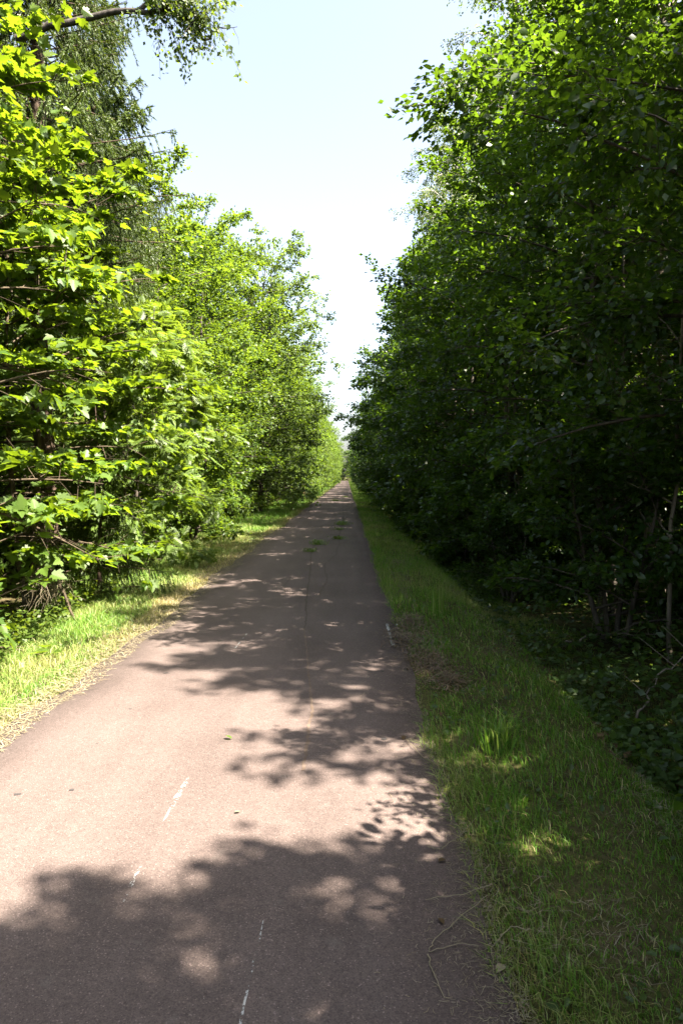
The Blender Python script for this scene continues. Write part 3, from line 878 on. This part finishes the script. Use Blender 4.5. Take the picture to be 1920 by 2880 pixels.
fs = make_spruce('spruce_tree', G(-4.3, 62.0), 'young yellow green spruce in the sunny distance on the left', 'young spruces in the distance', dict(seed=83, H=11, Rb=2.0, r0=0.1, zfine=-1, coarse=0.11, nd=0.011, nl=0.04))
lr = rng_(78)
dup(l1, G(-5.2, 25.0), 1.0, (1.1, 1.1, 1.2), 'alder left of the largest rounded tree, meeting the sky', LG)
dup(l2, G(-5.6, 28.0), 4.0, (1.05, 1.05, 1.2), 'alder half hidden behind the largest rounded tree on the left', LG)
FARLAB_L = 'one of the sunny leafy trees in the receding row along the left verge'
y = 37.5; i = 0
while y < 246:
    x = -4.5 + lr.uniform(-0.5, 0.4)
    s = lr.uniform(0.9, 1.15)
    if i in (5, 8, 11, 13):
        dup(fs, G(x, y), lr.uniform(0, 6.28), (s, s, s), 'one of the young spruces far down the left row', 'young spruces in the distance')
    elif abs(y - 62) > 2:
        q = i % 4
        if q == 1:
            dup(l3, G(x - 0.4, y), lr.uniform(0, 6.28), (s * 0.8, s * 0.8, s * 0.85), 'one of the grey green willows in the receding row along the left verge', LG)
        else:
            dup(l1 if q == 3 else l2, G(x, y), lr.uniform(0, 6.28), (s * 1.1, s * 1.1, s * (1.0 + 0.0012 * y)), FARLAB_L, LG)
    y += lr.uniform(3.6, 5.0) * (1 + y / 300); i += 1
# where the path ends, trees close the view
for i, x in enumerate((-9, -5.5, -2.6, 0.2, 3.0, 6.5, 10)):
    s = (1.3, 1.45, 1.2, 1.15, 1.35, 1.5, 1.4)[i]
    dup(l2 if i != 2 else fs, G(x, 252 + 4 * (i % 3)), i * 1.3, (s * 1.1, s * 1.1, s), 'one of the hazy trees closing the far end of the path', 'trees at the far end of the path')

# ------------------------------------------------------------------ woods behind the first rows: uncountable mass
def woods(name, pts, crown, trunk, seed, smin, smax):
    me = bpy.data.meshes.new(name)
    me.from_pydata([tuple(p) for p in pts], [], [])
    o = obj(name, me)
    o['kind'] = 'stuff'
    ng = bpy.data.node_groups.new(name, 'GeometryNodeTree')
    ng.interface.new_socket('Geometry', in_out='INPUT', socket_type='NodeSocketGeometry')
    ng.interface.new_socket('Geometry', in_out='OUTPUT', socket_type='NodeSocketGeometry')
    n = ng.nodes; l = ng.links
    gi = n.new('NodeGroupInput'); go = n.new('NodeGroupOutput')
    jo = n.new('GeometryNodeJoinGeometry')
    for src in (crown, trunk):
        oi = n.new('GeometryNodeObjectInfo'); oi.transform_space = 'ORIGINAL'
        oi.inputs['Object'].default_value = src
        l.new(oi.outputs['Geometry'], jo.inputs[0])
    ip = n.new('GeometryNodeInstanceOnPoints')
    rv = n.new('FunctionNodeRandomValue'); rv.data_type = 'FLOAT_VECTOR'
    rv.inputs['Min'].default_value = (0, 0, 0); rv.inputs['Max'].default_value = (0, 0, 6.283); rv.inputs['Seed'].default_value = seed
    rs = n.new('FunctionNodeRandomValue'); rs.data_type = 'FLOAT'
    rs.inputs[2].default_value = smin; rs.inputs[3].default_value = smax; rs.inputs['Seed'].default_value = seed + 1
    l.new(gi.outputs[0], ip.inputs['Points']); l.new(jo.outputs[0], ip.inputs['Instance'])
    l.new(rv.outputs['Value'], ip.inputs['Rotation']); l.new(rs.outputs[1], ip.inputs['Scale'])
    l.new(ip.outputs[0], go.inputs[0])
    md = o.modifiers.new('scatter', 'NODES'); md.node_group = ng
    return o
def part(root, name):
    return [c for c in root.children if c.name.split('.')[0] == name][0]
wr = rng_(79)
pr, pl_ = [], []
for y in np.concatenate([np.arange(-6, 60, 3.0), np.arange(60, 250, 6.0)]):
    for x0 in (7.4, 10.0, 13.5):
        x = x0 + wr.uniform(-0.9, 0.9); yy = y + wr.uniform(-1.2, 1.2)
        pr.append(G(x, yy))
for y in np.concatenate([np.arange(3, 60, 2.8), np.arange(60, 262, 6.0)]):
    for x0 in (-7.6, -10.2, -13.5):
        x = x0 + wr.uniform(-0.8, 0.8); yy = y + wr.uniform(-1.2, 1.2)
        pl_.append(G(x, yy))
woods('woods', pr, part(w4, 'crown'), part(w4, 'trunk'), 3, 1.0, 1.25)
woods('woods', pl_, part(l2, 'crown'), part(l2, 'trunk'), 7, 0.85, 1.1)

# ------------------------------------------------------------------ grass
def vnoise(x, y, s, seed):
    r = rng_(seed); k = r.uniform(0, 6.28, 8); a = r.uniform(0, 6.28, 8)
    v = 0
    for i in range(8):
        f = s * (1.35 ** i) * 0.6
        v = v + np.sin((x * math.cos(a[i]) + y * math.sin(a[i])) * f + k[i]) / (1 + 0.35 * i)
    return v / 3.2

def blades(b, r, x, y, h, w, lean, dry, seg=2, leanbias=(0, 0), z=None):
    n = len(x)
    z = gz(x, y) - 0.01 if z is None else z
    P = np.stack([x, y, z], -1)
    a = r.uniform(0, 2 * math.pi, n)
    la = r.uniform(0, 2 * math.pi, n)
    ld = np.stack([np.cos(la) + leanbias[0], np.sin(la) + leanbias[1], np.zeros(n)], -1) * (lean * r.uniform(0.2, 1.3, n))[:, None]
    wd = np.stack([np.cos(a), np.sin(a), np.zeros(n)], -1) * (w / 2)[:, None]
    up = np.array([0, 0, 1.0])
    hh = h[:, None]
    if seg == 2:
        m = P + up * hh * 0.6 + ld * hh * 0.35
        t = P + up * hh * (1 - 0.25 * np.minimum(lean, 1.5))[:, None] + ld * hh * 1.05
        V = np.stack([P - wd, P + wd, m + wd * 0.75, m - wd * 0.75, t], 1).reshape(-1, 3)
        i = np.arange(n) * 5
        b.add(V, [np.stack([i, i + 1, i + 2, i + 3], -1), np.stack([i + 3, i + 2, i + 4], -1)], 0, np.repeat(dry, 5))
    else:
        t = P + up * hh + ld * hh * 0.8
        V = np.stack([P - wd, P + wd, t], 1).reshape(-1, 3)
        b.add(V, np.arange(3 * n).reshape(n, 3), 0, np.repeat(dry, 3))

def ydist(r, n, a, b_, p=1.3):
    """distances thinning out with y^-p"""
    u = r.uniform(0, 1, n)
    q = 1 - p
    return (a ** q + u * (b_ ** q - a ** q)) ** (1 / q)

def clampdry(d):
    return np.clip(d, 0.001, 1)

def grass_right():
    r = rng_(201); b = MB()
    # close range
    n = 54000
    y = ydist(r, n, 1.1, 9, 1.25); x = edge_r(y) - 0.03 + r.uniform(0, 1, n) ** 1.1 * (2.1)
    fr = (x - PR)
    nz = vnoise(x, y, 3.0, 1)
    dry = clampdry(-0.04 + 0.38 * nz + r.normal(0, 0.2, n) + 0.15 * (fr < 0.10))
    dry = np.where(r.uniform(0, 1, n) < 0.08, 0.9, dry)
    h = (0.032 + 0.06 * np.clip(vnoise(x, y, 2.6, 2) + 0.4, 0, 1.2)) * r.uniform(0.6, 1.5, n)
    tall = np.exp(-((fr - 0.16) / 0.13) ** 2) * np.clip(0.5 + vnoise(x * 0.2, y, 2.2, 9), 0, 1.1)
    h = h + 0.12 * tall * (y < 5) * r.uniform(0.3, 1.4, n)
    w = r.uniform(0.002, 0.0055, n) * (1 + 0.10 * np.maximum(y - 3, 0))
    blades(b, r, x, y, h, w, np.full(n, 0.75), dry, 2, (-0.45, -0.2))
    # middle
    n = 48000
    y = ydist(r, n, 8.5, 45, 1.2); x = edge_r(y) - 0.04 + r.uniform(0, 1, n) * 2.1
    dry = clampdry(0.12 + 0.5 * vnoise(x, y, 2.0, 3) + r.normal(0, 0.25, n))
    h = r.uniform(0.04, 0.12, n) + 0.04 * np.exp(-((x - PR - 0.1) / 0.1) ** 2)
    blades(b, r, x, y, h, r.uniform(0.004, 0.008, n) * (1 + 0.03 * (y - 8)), np.full(n, 0.7), dry, 1)
    n = 30000
    y = ydist(r, n, 44, 246, 1.3); x = edge_r(y) - 0.06 + r.uniform(0, 1, n) * 2.0
    blades(b, r, x, y, r.uniform(0.08, 0.2, n), r.uniform(0.01, 0.02, n) * (1 + 0.015 * (y - 40)), np.full(n, 0.6), clampdry(r.normal(0.12, 0.2, n)), 1)
    tag(obj('grass', b.mesh('grass', [M['grass']])), 'mown shaded grass of the right verge', None, None, 'stuff')
grass_right()

def grass_left():
    r = rng_(202); b = MB()
    n = 62000
    y = ydist(r, n, 3.4, 22, 1.2)
    x1 = veg_l(y) - 0.5; x0 = edge_l(y) + 0.05
    u = r.uniform(0, 1, n)
    x = x0 + (x1 - x0) * u
    fr = x0 - x
    dry = clampdry(1.05 - 1.6 * fr + 0.55 * vnoise(x, y, 2.4, 4) + r.normal(0, 0.22, n))
    dry = np.where(fr > 0.4, np.clip(0.36 + 0.42 * vnoise(x, y, 2.2, 5) + r.normal(0, 0.2, n), 0.001, 1), dry)
    h = (0.035 + 0.07 * smooth(0.0, 0.9, fr)) * r.uniform(0.6, 1.6, n) + 0.05 * smooth(0.7, 1.4, fr)
    shel = 0.09 * np.clip(vnoise(x * 0.3, y, 1.6, 6), 0, 1) * np.exp(-((fr - 0.25) / 0.2) ** 2) * (y > 6)
    h = h + shel
    blades(b, r, x, y, h, r.uniform(0.003, 0.006, n) * (1 + 0.06 * (y - 3.4)), np.full(n, 0.8), dry, 2)
    n = 48000
    y = ydist(r, n, 20, 246, 1.25)
    x1 = veg_l(y) - 0.7; x0 = edge_l(y) + 0.06
    x = x0 + (x1 - x0) * r.uniform(0, 1, n)
    fr = x0 - x
    dry = clampdry(0.5 - 1.2 * fr + 0.5 * vnoise(x, y, 1.5, 7) + r.normal(0, 0.22, n))
    blades(b, r, x, y, r.uniform(0.06, 0.17, n), r.uniform(0.007, 0.012, n) * (1 + 0.02 * (y - 20)), np.full(n, 0.6), dry, 1)
    tag(obj('grass', b.mesh('grass', [M['grass']])), 'sunlit mown grass of the left verge', None, None, 'stuff')
grass_left()

def strands(b, r, x, y, z, L, w, dry, curl=0.25, tilt=0.25):
    n = len(x)
    P = np.stack([x, y, z], -1)
    a = r.uniform(0, 2 * math.pi, n)
    d = np.stack([np.cos(a), np.sin(a), r.normal(0, tilt, n)], -1)
    q = np.stack([-np.sin(a), np.cos(a), r.normal(0, 0.2, n)], -1)
    c = r.normal(0, curl, n)[:, None]
    L_ = L[:, None]
    m = P + d * L_ * 0.5 + q * c * L_ * 0.5
    e = P + d * L_ + q * c * L_ * 0.1 - np.array([0, 0, 1.0]) * np.abs(d[:, 2:3]) * L_ * 0.6
    ww = q * (w / 2)[:, None]
    V = np.stack([P - ww, P + ww, m + ww, m - ww, e + ww * 0.5, e - ww * 0.5], 1).reshape(-1, 3)
    i = np.arange(n) * 6
    b.add(V, np.concatenate([np.stack([i, i + 1, i + 2, i + 3], -1), np.stack([i + 3, i + 2, i + 4, i + 5], -1)]), 0, np.repeat(dry, 6))

def clippings():
    r = rng_(203)
    # dry straw lying on the mown verges and at the edges of the asphalt
    b = MB()
    n = 11000
    y = ydist(r, n, 3.3, 24, 1.3); x = edge_l(y) + 0.16 - np.abs(r.normal(0, 0.28, n))
    zb = np.where(x > edge_l(y), pz(x) + 0.003, gz(x, y) + 0.01 + r.uniform(0, 0.03, n))
    strands(b, r, x, y, zb, r.uniform(0.03, 0.09, n), r.uniform(0.002, 0.0045, n) * (1 + 0.05 * (y - 3)), np.full(n, 0.001))
    me = b.mesh('straw', [M['straw_stalk']])
    tag(obj('straw', me), 'pale dry straw along the left edge of the asphalt', None, None, 'stuff')
    b = MB()
    n = 9500
    y = ydist(r, n, 1.3, 34, 1.0001); off = r.exponential(0.16, n) * (0.5 + 0.8 * np.clip(vnoise(y, y * 0, 1.3, 8), 0, 1)) * np.where(y > 4.6, 2.3, 1)
    x = edge_r(y) + 0.04 - off
    strands(b, r, x, y, pz(np.minimum(x, PR)) + r.uniform(0.002, 0.008, n), r.uniform(0.008, 0.035, n), r.uniform(0.0008, 0.002, n) * (1 + 0.05 * (y - 1.3)), np.full(n, 0.001), 0.3, 0.03)
    n = 7000
    y = ydist(r, n, 1.3, 16, 1.2); x = edge_r(y) + r.uniform(0.0, 1.2, n)
    k = vnoise(x, y, 3.0, 12) > 0.15
    x, y = x[k], y[k]; n = len(x)
    strands(b, r, x, y, gz(x, y) + r.uniform(0.02, 0.07, n), r.uniform(0.03, 0.08, n), r.uniform(0.0009, 0.002, n) * (1 + 0.12 * (y - 1.3)), np.full(n, 0.001), 0.35, 0.25)
    tag(obj('straw', b.mesh('straw', [M['straw_stalk']])), 'thin dry straw scattered along the right edge and verge', None, None, 'stuff')
    # brown raked heap on the right verge
    b = MB()
    n = 6500
    cen = [(0.60, 6.6, 0.16, 0.5), (0.70, 5.8, 0.15, 0.42), (0.68, 7.3, 0.14, 0.45), (0.78, 5.2, 0.12, 0.3), (0.80, 10.8, 0.2, 0.9), (0.95, 12.4, 0.25, 0.7), (0.72, 9.2, 0.12, 0.8)]
    ci = r.choice(len(cen), n, p=[.24, .2, .16, .08, .12, .1, .1])
    c = np.array(cen)[ci]
    gx, gy = r.normal(0, 1, n), r.normal(0, 1, n)
    x = c[:, 0] + gx * c[:, 2] * 0.6; y = c[:, 1] + gy * c[:, 3] * 0.5
    zz = np.maximum(gz(x, y), np.where(x < 0.55, 0.01, -1)) + np.exp(-(gx ** 2 + gy ** 2) * 0.5) * 0.07 * r.uniform(0.0, 1.0, n) ** 0.5 * (ci < 4) * np.clip(0.6 + vnoise(x, y, 7.0, 31), 0.1, 1.5) + r.uniform(0, 0.03, n)
    strands(b, r, x, y, zz, r.uniform(0.025, 0.085, n), r.uniform(0.003, 0.0075, n), clampdry(r.uniform(0, 1, n)), 0.5, 0.45)
    tag(obj('dry_clippings', b.mesh('dry_clippings', [M['clip']])), 'brown raked heap of mown grass on the right verge', None, None, 'stuff')
clippings()

# low leafy ground cover
def ground_cover():
    r = rng_(204)
    b = MB()
    n = 19000
    y = ydist(r, n, 3.2, 45, 1.1); x = 1.75 + np.abs(r.normal(0, 1.7, n)) * np.where(y < 8, 0.8, 1)
    pat = np.clip(vnoise(x, y, 1.7, 21) + 0.55, 0, 1.2)
    hh = (0.05 + 0.55 * pat * r.uniform(0, 1, n)) * smooth(1.5, 2.4, x)
    P = np.stack([x, y, gz(x, y) + hh], -1)
    k = pat > 0.12
    P = P[k]; m = len(P)
    D = nrm(r.normal(0, 1, (m, 3)) * np.array([1, 1, 0.35])); U = nrm(np.array([0, 0, 1.0]) + r.normal(0, 0.4, (m, 3)))
    X, Y, Z = frames(D, U)
    add_leaves(b, T_RH, P, X, Y, Z, r.uniform(0.035, 0.085, m) * (1 + 0.01 * P[:, 1]))
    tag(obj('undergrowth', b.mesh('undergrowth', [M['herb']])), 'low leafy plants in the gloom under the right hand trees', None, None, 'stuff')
    b = MB()
    n = 15000
    y = ydist(r, n, 5.2, 60, 1.1); x = veg_l(y) + 0.05 - np.abs(r.normal(0, 0.7, n)) - r.uniform(0, .3, n) * (y > 12)
    pat = np.clip(vnoise(x, y, 1.4, 22) + 0.6, 0.05, 1.3)
    hh = (0.03 + 0.24 * pat * r.uniform(0, 1, n)) * smooth(-0.5, 0.4, veg_l(y) + 0.1 - x)
    P = np.stack([x, y, gz(x, y) + hh + 0.01], -1); m = n
    D = nrm(r.normal(0, 1, (m, 3)) * np.array([1, 1, 0.4])); U = nrm(np.array([0.2, 0, 1.0]) + r.normal(0, 0.45, (m, 3)))
    X, Y, Z = frames(D, U)
    add_leaves(b, T_RH, P, X, Y, Z, r.uniform(0.03, 0.075, m) * (1 + 0.012 * P[:, 1]))
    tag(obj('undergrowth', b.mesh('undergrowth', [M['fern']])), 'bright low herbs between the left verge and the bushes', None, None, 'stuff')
    b = MB()
    n = 5200
    y = np.concatenate([ydist(r, n // 2, 1.3, 18, 1.15), ydist(r, n // 2, 3.6, 26, 1.15)])
    x = np.concatenate([edge_r(y[:n // 2]) + r.uniform(0.08, 1.7, n // 2), edge_l(y[n // 2:]) - 0.25 - r.uniform(0, 1.3, n // 2)])
    k = vnoise(x, y, 3.4, 41) > 0.0
    P = np.stack([x, y, gz(x, y) + r.uniform(0.01, 0.06, n)], -1)[k]; m = len(P)
    D = nrm(r.normal(0, 1, (m, 3)) * np.array([1, 1, 0.35])); U = nrm(np.array([0, 0, 1.0]) + r.normal(0, 0.35, (m, 3)))
    X, Y, Z = frames(D, U)
    add_leaves(b, T_OVAL, P, X, Y, Z, r.uniform(0.012, 0.05, m))
    tag(obj('weeds', b.mesh('weeds', [M['herb']])), 'small broad leaved weeds in the mown grass', None, None, 'stuff')
    # fallen leaves and twigs on the forest floor
    b = MB()
    n = 6000
    x = np.concatenate([r.uniform(1.6, 7, n // 2), r.uniform(-8, -3.3, n // 2)]); y = ydist(r, n, 4, 30, 1.1)
    P = np.stack([x, y, gz(x, y) + 0.012], -1)
    D = nrm(r.normal(0, 1, (n, 3)) * np.array([1, 1, 0.15])); U = nrm(np.array([0, 0, 1.0]) + r.normal(0, 0.3, (n, 3)))
    X, Y, Z = frames(D, U)
    add_leaves(b, T_RH, P, X, Y, Z, r.uniform(0.04, 0.08, n))
    tag(obj('fallen_leaves', b.mesh('fallen_leaves', [M['dead']])), 'brown leaf litter under the trees', None, None, 'stuff')
ground_cover()

# ------------------------------------------------------------------ small single things
def fern(loc, label, seed, scale=1.0, nf=9):
    r = rng_(seed)
    root = empty('fern', loc, label, 'fern', 'ferns beside the left verge')
    for k in range(nf):
        b = MB()
        az = k * 2.4 + r.uniform(-0.3, 0.3); L = r.uniform(0.45, 0.7) * scale
        n = 16; s = np.linspace(0, 1, n)
        el = R(68) - 1.5 * s
        st = L / n * np.stack([np.cos(el) * math.cos(az), np.cos(el) * math.sin(az), np.sin(el)], -1)
        p = np.cumsum(st, axis=0)
        tube(b, p, np.linspace(0.004, 0.001, n), 3)
        pi_ = p[3:]; d = nrm(st[3:])
        sd = np.array([-math.sin(az), math.cos(az), 0.0])
        ln = 0.20 * L / 0.6 * np.sin(np.pi * np.linspace(0.28, 0.98, len(pi_)))
        for sg in (1, -1):
            D = nrm(sd * sg + d * 0.45 + np.array([0, 0, -0.15])); D = np.broadcast_to(D, pi_.shape)
            X, Y, Z = frames(D, np.cross(d, sd) + np.array([0, 0, 0.001]))
            Z = np.where(Z[:, 2:3] < 0, -Z, Z); X = np.cross(Y, Z)
            add_leaves(b, T_rhomb(0.14, 0.03), pi_, X, Y, Z, ln)
        obj('frond', b.mesh('frond', [M['fern']]), root)
    return root
fern(G(-3.75, 10.4), 'bright fern at the foot of the drooping spruce', 301, 1.0)
fern(G(-3.7, 12.9), 'bright fern at the foot of the pale rowan bush', 302, 0.95)
fern(G(-3.35, 16.9), 'small fern in front of the rounded lit shrub', 303, 0.75)
fern(G(-3.3, 18.2), 'small fern just beyond the rounded lit shrub, at the edge of the verge', 304, 0.7)

def tuft(name, loc, label, cat, group, seed, n, h, spread, lean, mat, leafy=0):
    r = rng_(seed)
    b = MB()
    x = r.normal(0, spread, n); y = r.normal(0, spread, n)
    blades(b, r, x, y, h * r.uniform(0.5, 1.25, n), np.full(n, 0.008), np.full(n, lean), clampdry(r.normal(0.1, 0.2, n)), 2, z=np.zeros(n))
    root = empty(name, loc, label, cat, group)
    o = obj('blades', b.mesh('blades', [M['grass']]), root); o['kind'] = 'stuff'
    if leafy:
        lb = MB()
        P = np.stack([r.normal(0, spread * 1.1, leafy), r.normal(0, spread * 1.3, leafy), r.uniform(0.01, h * 0.7, leafy)], -1)
        X, Y, Z = frames(nrm(r.normal(0, 1, (leafy, 3)) * np.array([1, 1, .4])), nrm(np.array([0, 0, 1.0]) + r.normal(0, .4, (leafy, 3))))
        add_leaves(lb, T_RH, P, X, Y, Z, r.uniform(0.03, 0.06, leafy))
        o = obj('leaves', lb.mesh('leaves', [M['fern']]), root); o['kind'] = 'stuff'
    return root
WG = 'weeds growing in the crack of the path'
tuft('weed', (-0.78, 14.3, 0.012), 'green weed tuft in the crack, nearest of those on the path', 'weed', WG, 401, 90, 0.10, 0.07, 1.0, None, 60)
tuft('weed', (-0.68, 15.8, 0.012), 'spreading grassy weed just beyond the nearest tuft on the path', 'weed', WG, 402, 120, 0.17, 0.08, 1.3, None, 30)
tuft('weed', (-0.22, 17.2, 0.012), 'weed tuft right of the spreading one, on the second crack', 'weed', WG, 403, 90, 0.11, 0.08, 1.0, None, 60)
tuft('weed', (-0.17, 22.4, 0.012), 'larger weed clump further along the second crack', 'weed', WG, 404, 160, 0.15, 0.12, 1.0, None, 120)
tuft('weed', (-0.25, 20.2, 0.012), 'small weed between the two clumps on the second crack', 'weed', WG, 407, 60, 0.10, 0.07, 1.0, None, 40)
tuft('weed', (-0.12, 52.0, 0.012), 'one of the distant weed tufts on the path', 'weed', WG, 405, 140, 0.12, 0.16, 1.0, None, 120)
tuft('weed', (-0.75, 44.0, 0.012), 'one of the distant weed tufts on the path', 'weed', WG, 406, 140, 0.18, 0.16, 1.0, None, 100)
tuft('grass_tuft', G(1.02, 7.6), 'upright tall grass tuft behind the brown heap on the right verge', 'grass', None, 408, 60, 0.42, 0.05, 0.12, None)
tuft('grass_tuft', G(0.86, 3.9), 'broad green tuft at the road edge on the right verge', 'grass', None, 409, 110, 0.24, 0.06, 0.7, None)

# bent stalks lying over the asphalt at the bottom right
def stalk(pts, label, seed, rad=0.0022):
    b = MB(); r = rng_(seed)
    out = []
    for (u, v, lift) in pts:
        d = CAMZ * 1568 / (v - 1094)
        out.append(((u - 797) / 1568 * d, d, 0.014 + lift))
    P = np.array(out)
    t = np.linspace(0, len(P) - 1, 5 * len(P)); q = np.stack([np.interp(t, np.arange(len(P)), P[:, k]) for k in range(3)], -1)
    q += r.normal(0, 0.002, q.shape)
    tube(b, q, np.linspace(rad, rad * 0.5, len(q)), 5)
    o = obj('grass_stalk', b.mesh('grass_stalk', [M['straw_stalk']], True))
    tag(o, label, 'stalk', 'dry stalks on the right edge of the asphalt')
stalk([(1130, 2105, .02), (1060, 2160, .015), (1000, 2215, .01), (990, 2235, .004), (1065, 2212, .004), (1110, 2225, .01)], 'long bent stalk folded into a narrow loop on the asphalt', 501)
stalk([(1230, 2195, .03), (1185, 2190, .03), (1140, 2225, .01), (1142, 2265, .006), (1150, 2310, .004)], 'kinked stalk lying at the road edge near the bottom corner', 502)
stalk([(988, 2238, .004), (1000, 2280, .004), (1030, 2350, .004)], 'thin straight stalk running down to the bottom edge', 503)
stalk([(1140, 2085, .03), (1060, 2100, .012), (985, 2103, .004)], 'thin stalk pointing level into the path', 504)
stalk([(985, 1975, .004), (1020, 1985, .01), (1060, 1965, .03), (1100, 1930, .05)], 'curved seed stalk hanging over the edge of the asphalt', 505)
stalk([(935, 1715, .004), (975, 1760, .01), (1010, 1790, .04)], 'short stalk leaning out from the right edge', 506)

def fallen_leaf(u, v, label, seed, size, m):
    d = CAMZ * 1568 / (v - 1094); x = (u - 797) / 1568 * d
    b = MB(); r = rng_(seed)
    D = nrm(r.normal(0, 1, (1, 3)) * np.array([1, 1, 0.1])); X, Y, Z = frames(D, np.array([[0.1, 0.1, 1.0]]))
    add_leaves(b, T_oval(0.3, 0.12), np.array([[0, 0, 0.004]]), X, Y, Z, np.array([size]))
    o = obj('fallen_leaf', b.mesh('fallen_leaf', [m]))
    z = float(pz(x)) + 0.003 if x < PR else float(gz(x, d)) + 0.03
    o.location = (x, d, z)
    tag(o, label, 'leaf', 'fallen leaves on the path')
fallen_leaf(1170, 2262, 'pale tan leaf lying at the road edge near the bottom corner', 511, 0.05, M['straw_stalk'])
fallen_leaf(1015, 2150, 'crumpled brown leaf on the shaded asphalt left of the grass', 512, 0.035, M['dead'])
fallen_leaf(927, 1714, 'small brown leaf on the asphalt beside the right verge', 513, 0.05, M['dead'])
fallen_leaf(1030, 2005, 'orange brown leaf at the foot of the long grass', 514, 0.04, M['dead'])
fallen_leaf(1018, 1655, 'yellow leaf caught at the edge of the grass', 515, 0.05, M['dead'])
fallen_leaf(532, 1897, 'tiny pale leaf on the sunlit asphalt', 516, 0.03, M['straw_stalk'])
fallen_leaf(528, 1718, 'green leaf fallen on the shaded far edge of the sunlit patch', 517, 0.05, M['rowan'])

# withered bough with hanging dry grass, left
def withered():
    r = rng_(520)
    root = empty('withered_branch', G(-3.25, 7.5), 'broken bare bough with a broom of withered twigs below the maples', 'branch')
    b = MB()
    tube(b, np.array([(-0.25, 0.25, 0.75), (-0.05, 0.1, 0.62), (0.12, 0.0, 0.40), (0.18, -0.02, 0.24), (0.31, -0.05, 0.0)]), [0.02, 0.019, 0.017, 0.014, 0.01], 6)
    obj('bough', b.mesh('bough', [M['bark_maple']], True), root)
    b = MB()
    for k in range(150):
        p = np.array([-0.15, 0.05, 0.62]) + r.normal(0, 0.05, 3) + np.array([0.2, 0, -0.1]) * r.uniform(0, 1)
        d = nrm(np.array([-0.1, -0.1, -0.8]) + r.normal(0, 0.38, 3)); L = r.uniform(0.12, 0.42)
        s = np.linspace(0, 1, 4)[:, None]
        tube(b, p + d * L * s + r.normal(0, 0.025, (4, 3)), np.linspace(0.003, 0.001, 4), 3)
    o = obj('twigs', b.mesh('twigs', [M['straw_stalk']]), root); o['kind'] = 'stuff'
withered()

def fallen_branch(pts, label, seed, r0, m):
    b = MB(); r = rng_(seed)
    P = np.array([G(x, y, z) for x, y, z in pts])
    o0 = P[0].copy()
    t = np.linspace(0, len(P) - 1, 16); q = np.stack([np.interp(t, np.arange(len(P)), P[:, k]) for k in range(3)], -1) - o0
    q[1:] += r.normal(0, 0.02, (15, 3))
    tube(b, q, np.linspace(r0, r0 * 0.3, 16), 6)
    for k in (5, 8, 11, 13):
        d = nrm(r.normal(0, 1, 3) + np.array([0, 0, 0.6])); L = r.uniform(0.2, 0.5)
        tube(b, q[k] + d * L * np.linspace(0, 1, 4)[:, None], np.linspace(r0 * 0.4, 0.002, 4), 4)
    o = obj('fallen_branch', b.mesh('fallen_branch', [m], True)); o.location = o0
    tag(o, label, 'branch', 'dead branches in the right wood')
fallen_branch([(2.25, 7.0, 0.05), (2.7, 7.1, 0.18), (3.3, 7.0, 0.25)], 'pale dead branch lying level at the foot of the right wood', 531, 0.014, M['bark_light'])
fallen_branch([(2.2, 5.2, 0.02), (2.5, 5.5, 0.25), (2.9, 5.6, 0.5)], 'thin dead branch rising to the right near the grass', 532, 0.012, M['bark_light'])
fallen_branch([(3.2, 8.6, 0.1), (3.6, 8.4, 0.5), (4.0, 8.0, 0.75)], 'dead branch leaning against the stout sun flecked trunk', 533, 0.014, M['bark_light'])

# bare soil banks in the distance on the left
def soil(x, y, sx, sy, h, label, seed):
    r = rng_(seed)
    nx, ny = 15, 11
    U, V = np.meshgrid(np.linspace(-1, 1, nx), np.linspace(-1, 1, ny))
    rr = np.sqrt(U ** 2 + V ** 2)
    Z = h * np.clip(1 - rr, 0, 1) ** 0.8 * (1 + r.normal(0, 0.12, U.shape)) - 0.05 * (rr > 0.95)
    P = np.stack([U * sx, V * sy, Z], -1).reshape(-1, 3)
    i = np.arange(nx * ny).reshape(ny, nx)
    F = np.stack([i[:-1, :-1], i[:-1, 1:], i[1:, 1:], i[1:, :-1]], -1).reshape(-1, 4)
    b = MB(); b.add(P, F)
    o = obj('soil_mound', b.mesh('soil_mound', [M['soil']], True)); o.location = G(x, y)
    o['kind'] = 'structure'
soil(-4.3, 50, 0.9, 2.5, 0.35, '', 541)
soil(-3.9, 62, 0.8, 2.2, 0.3, '', 542)
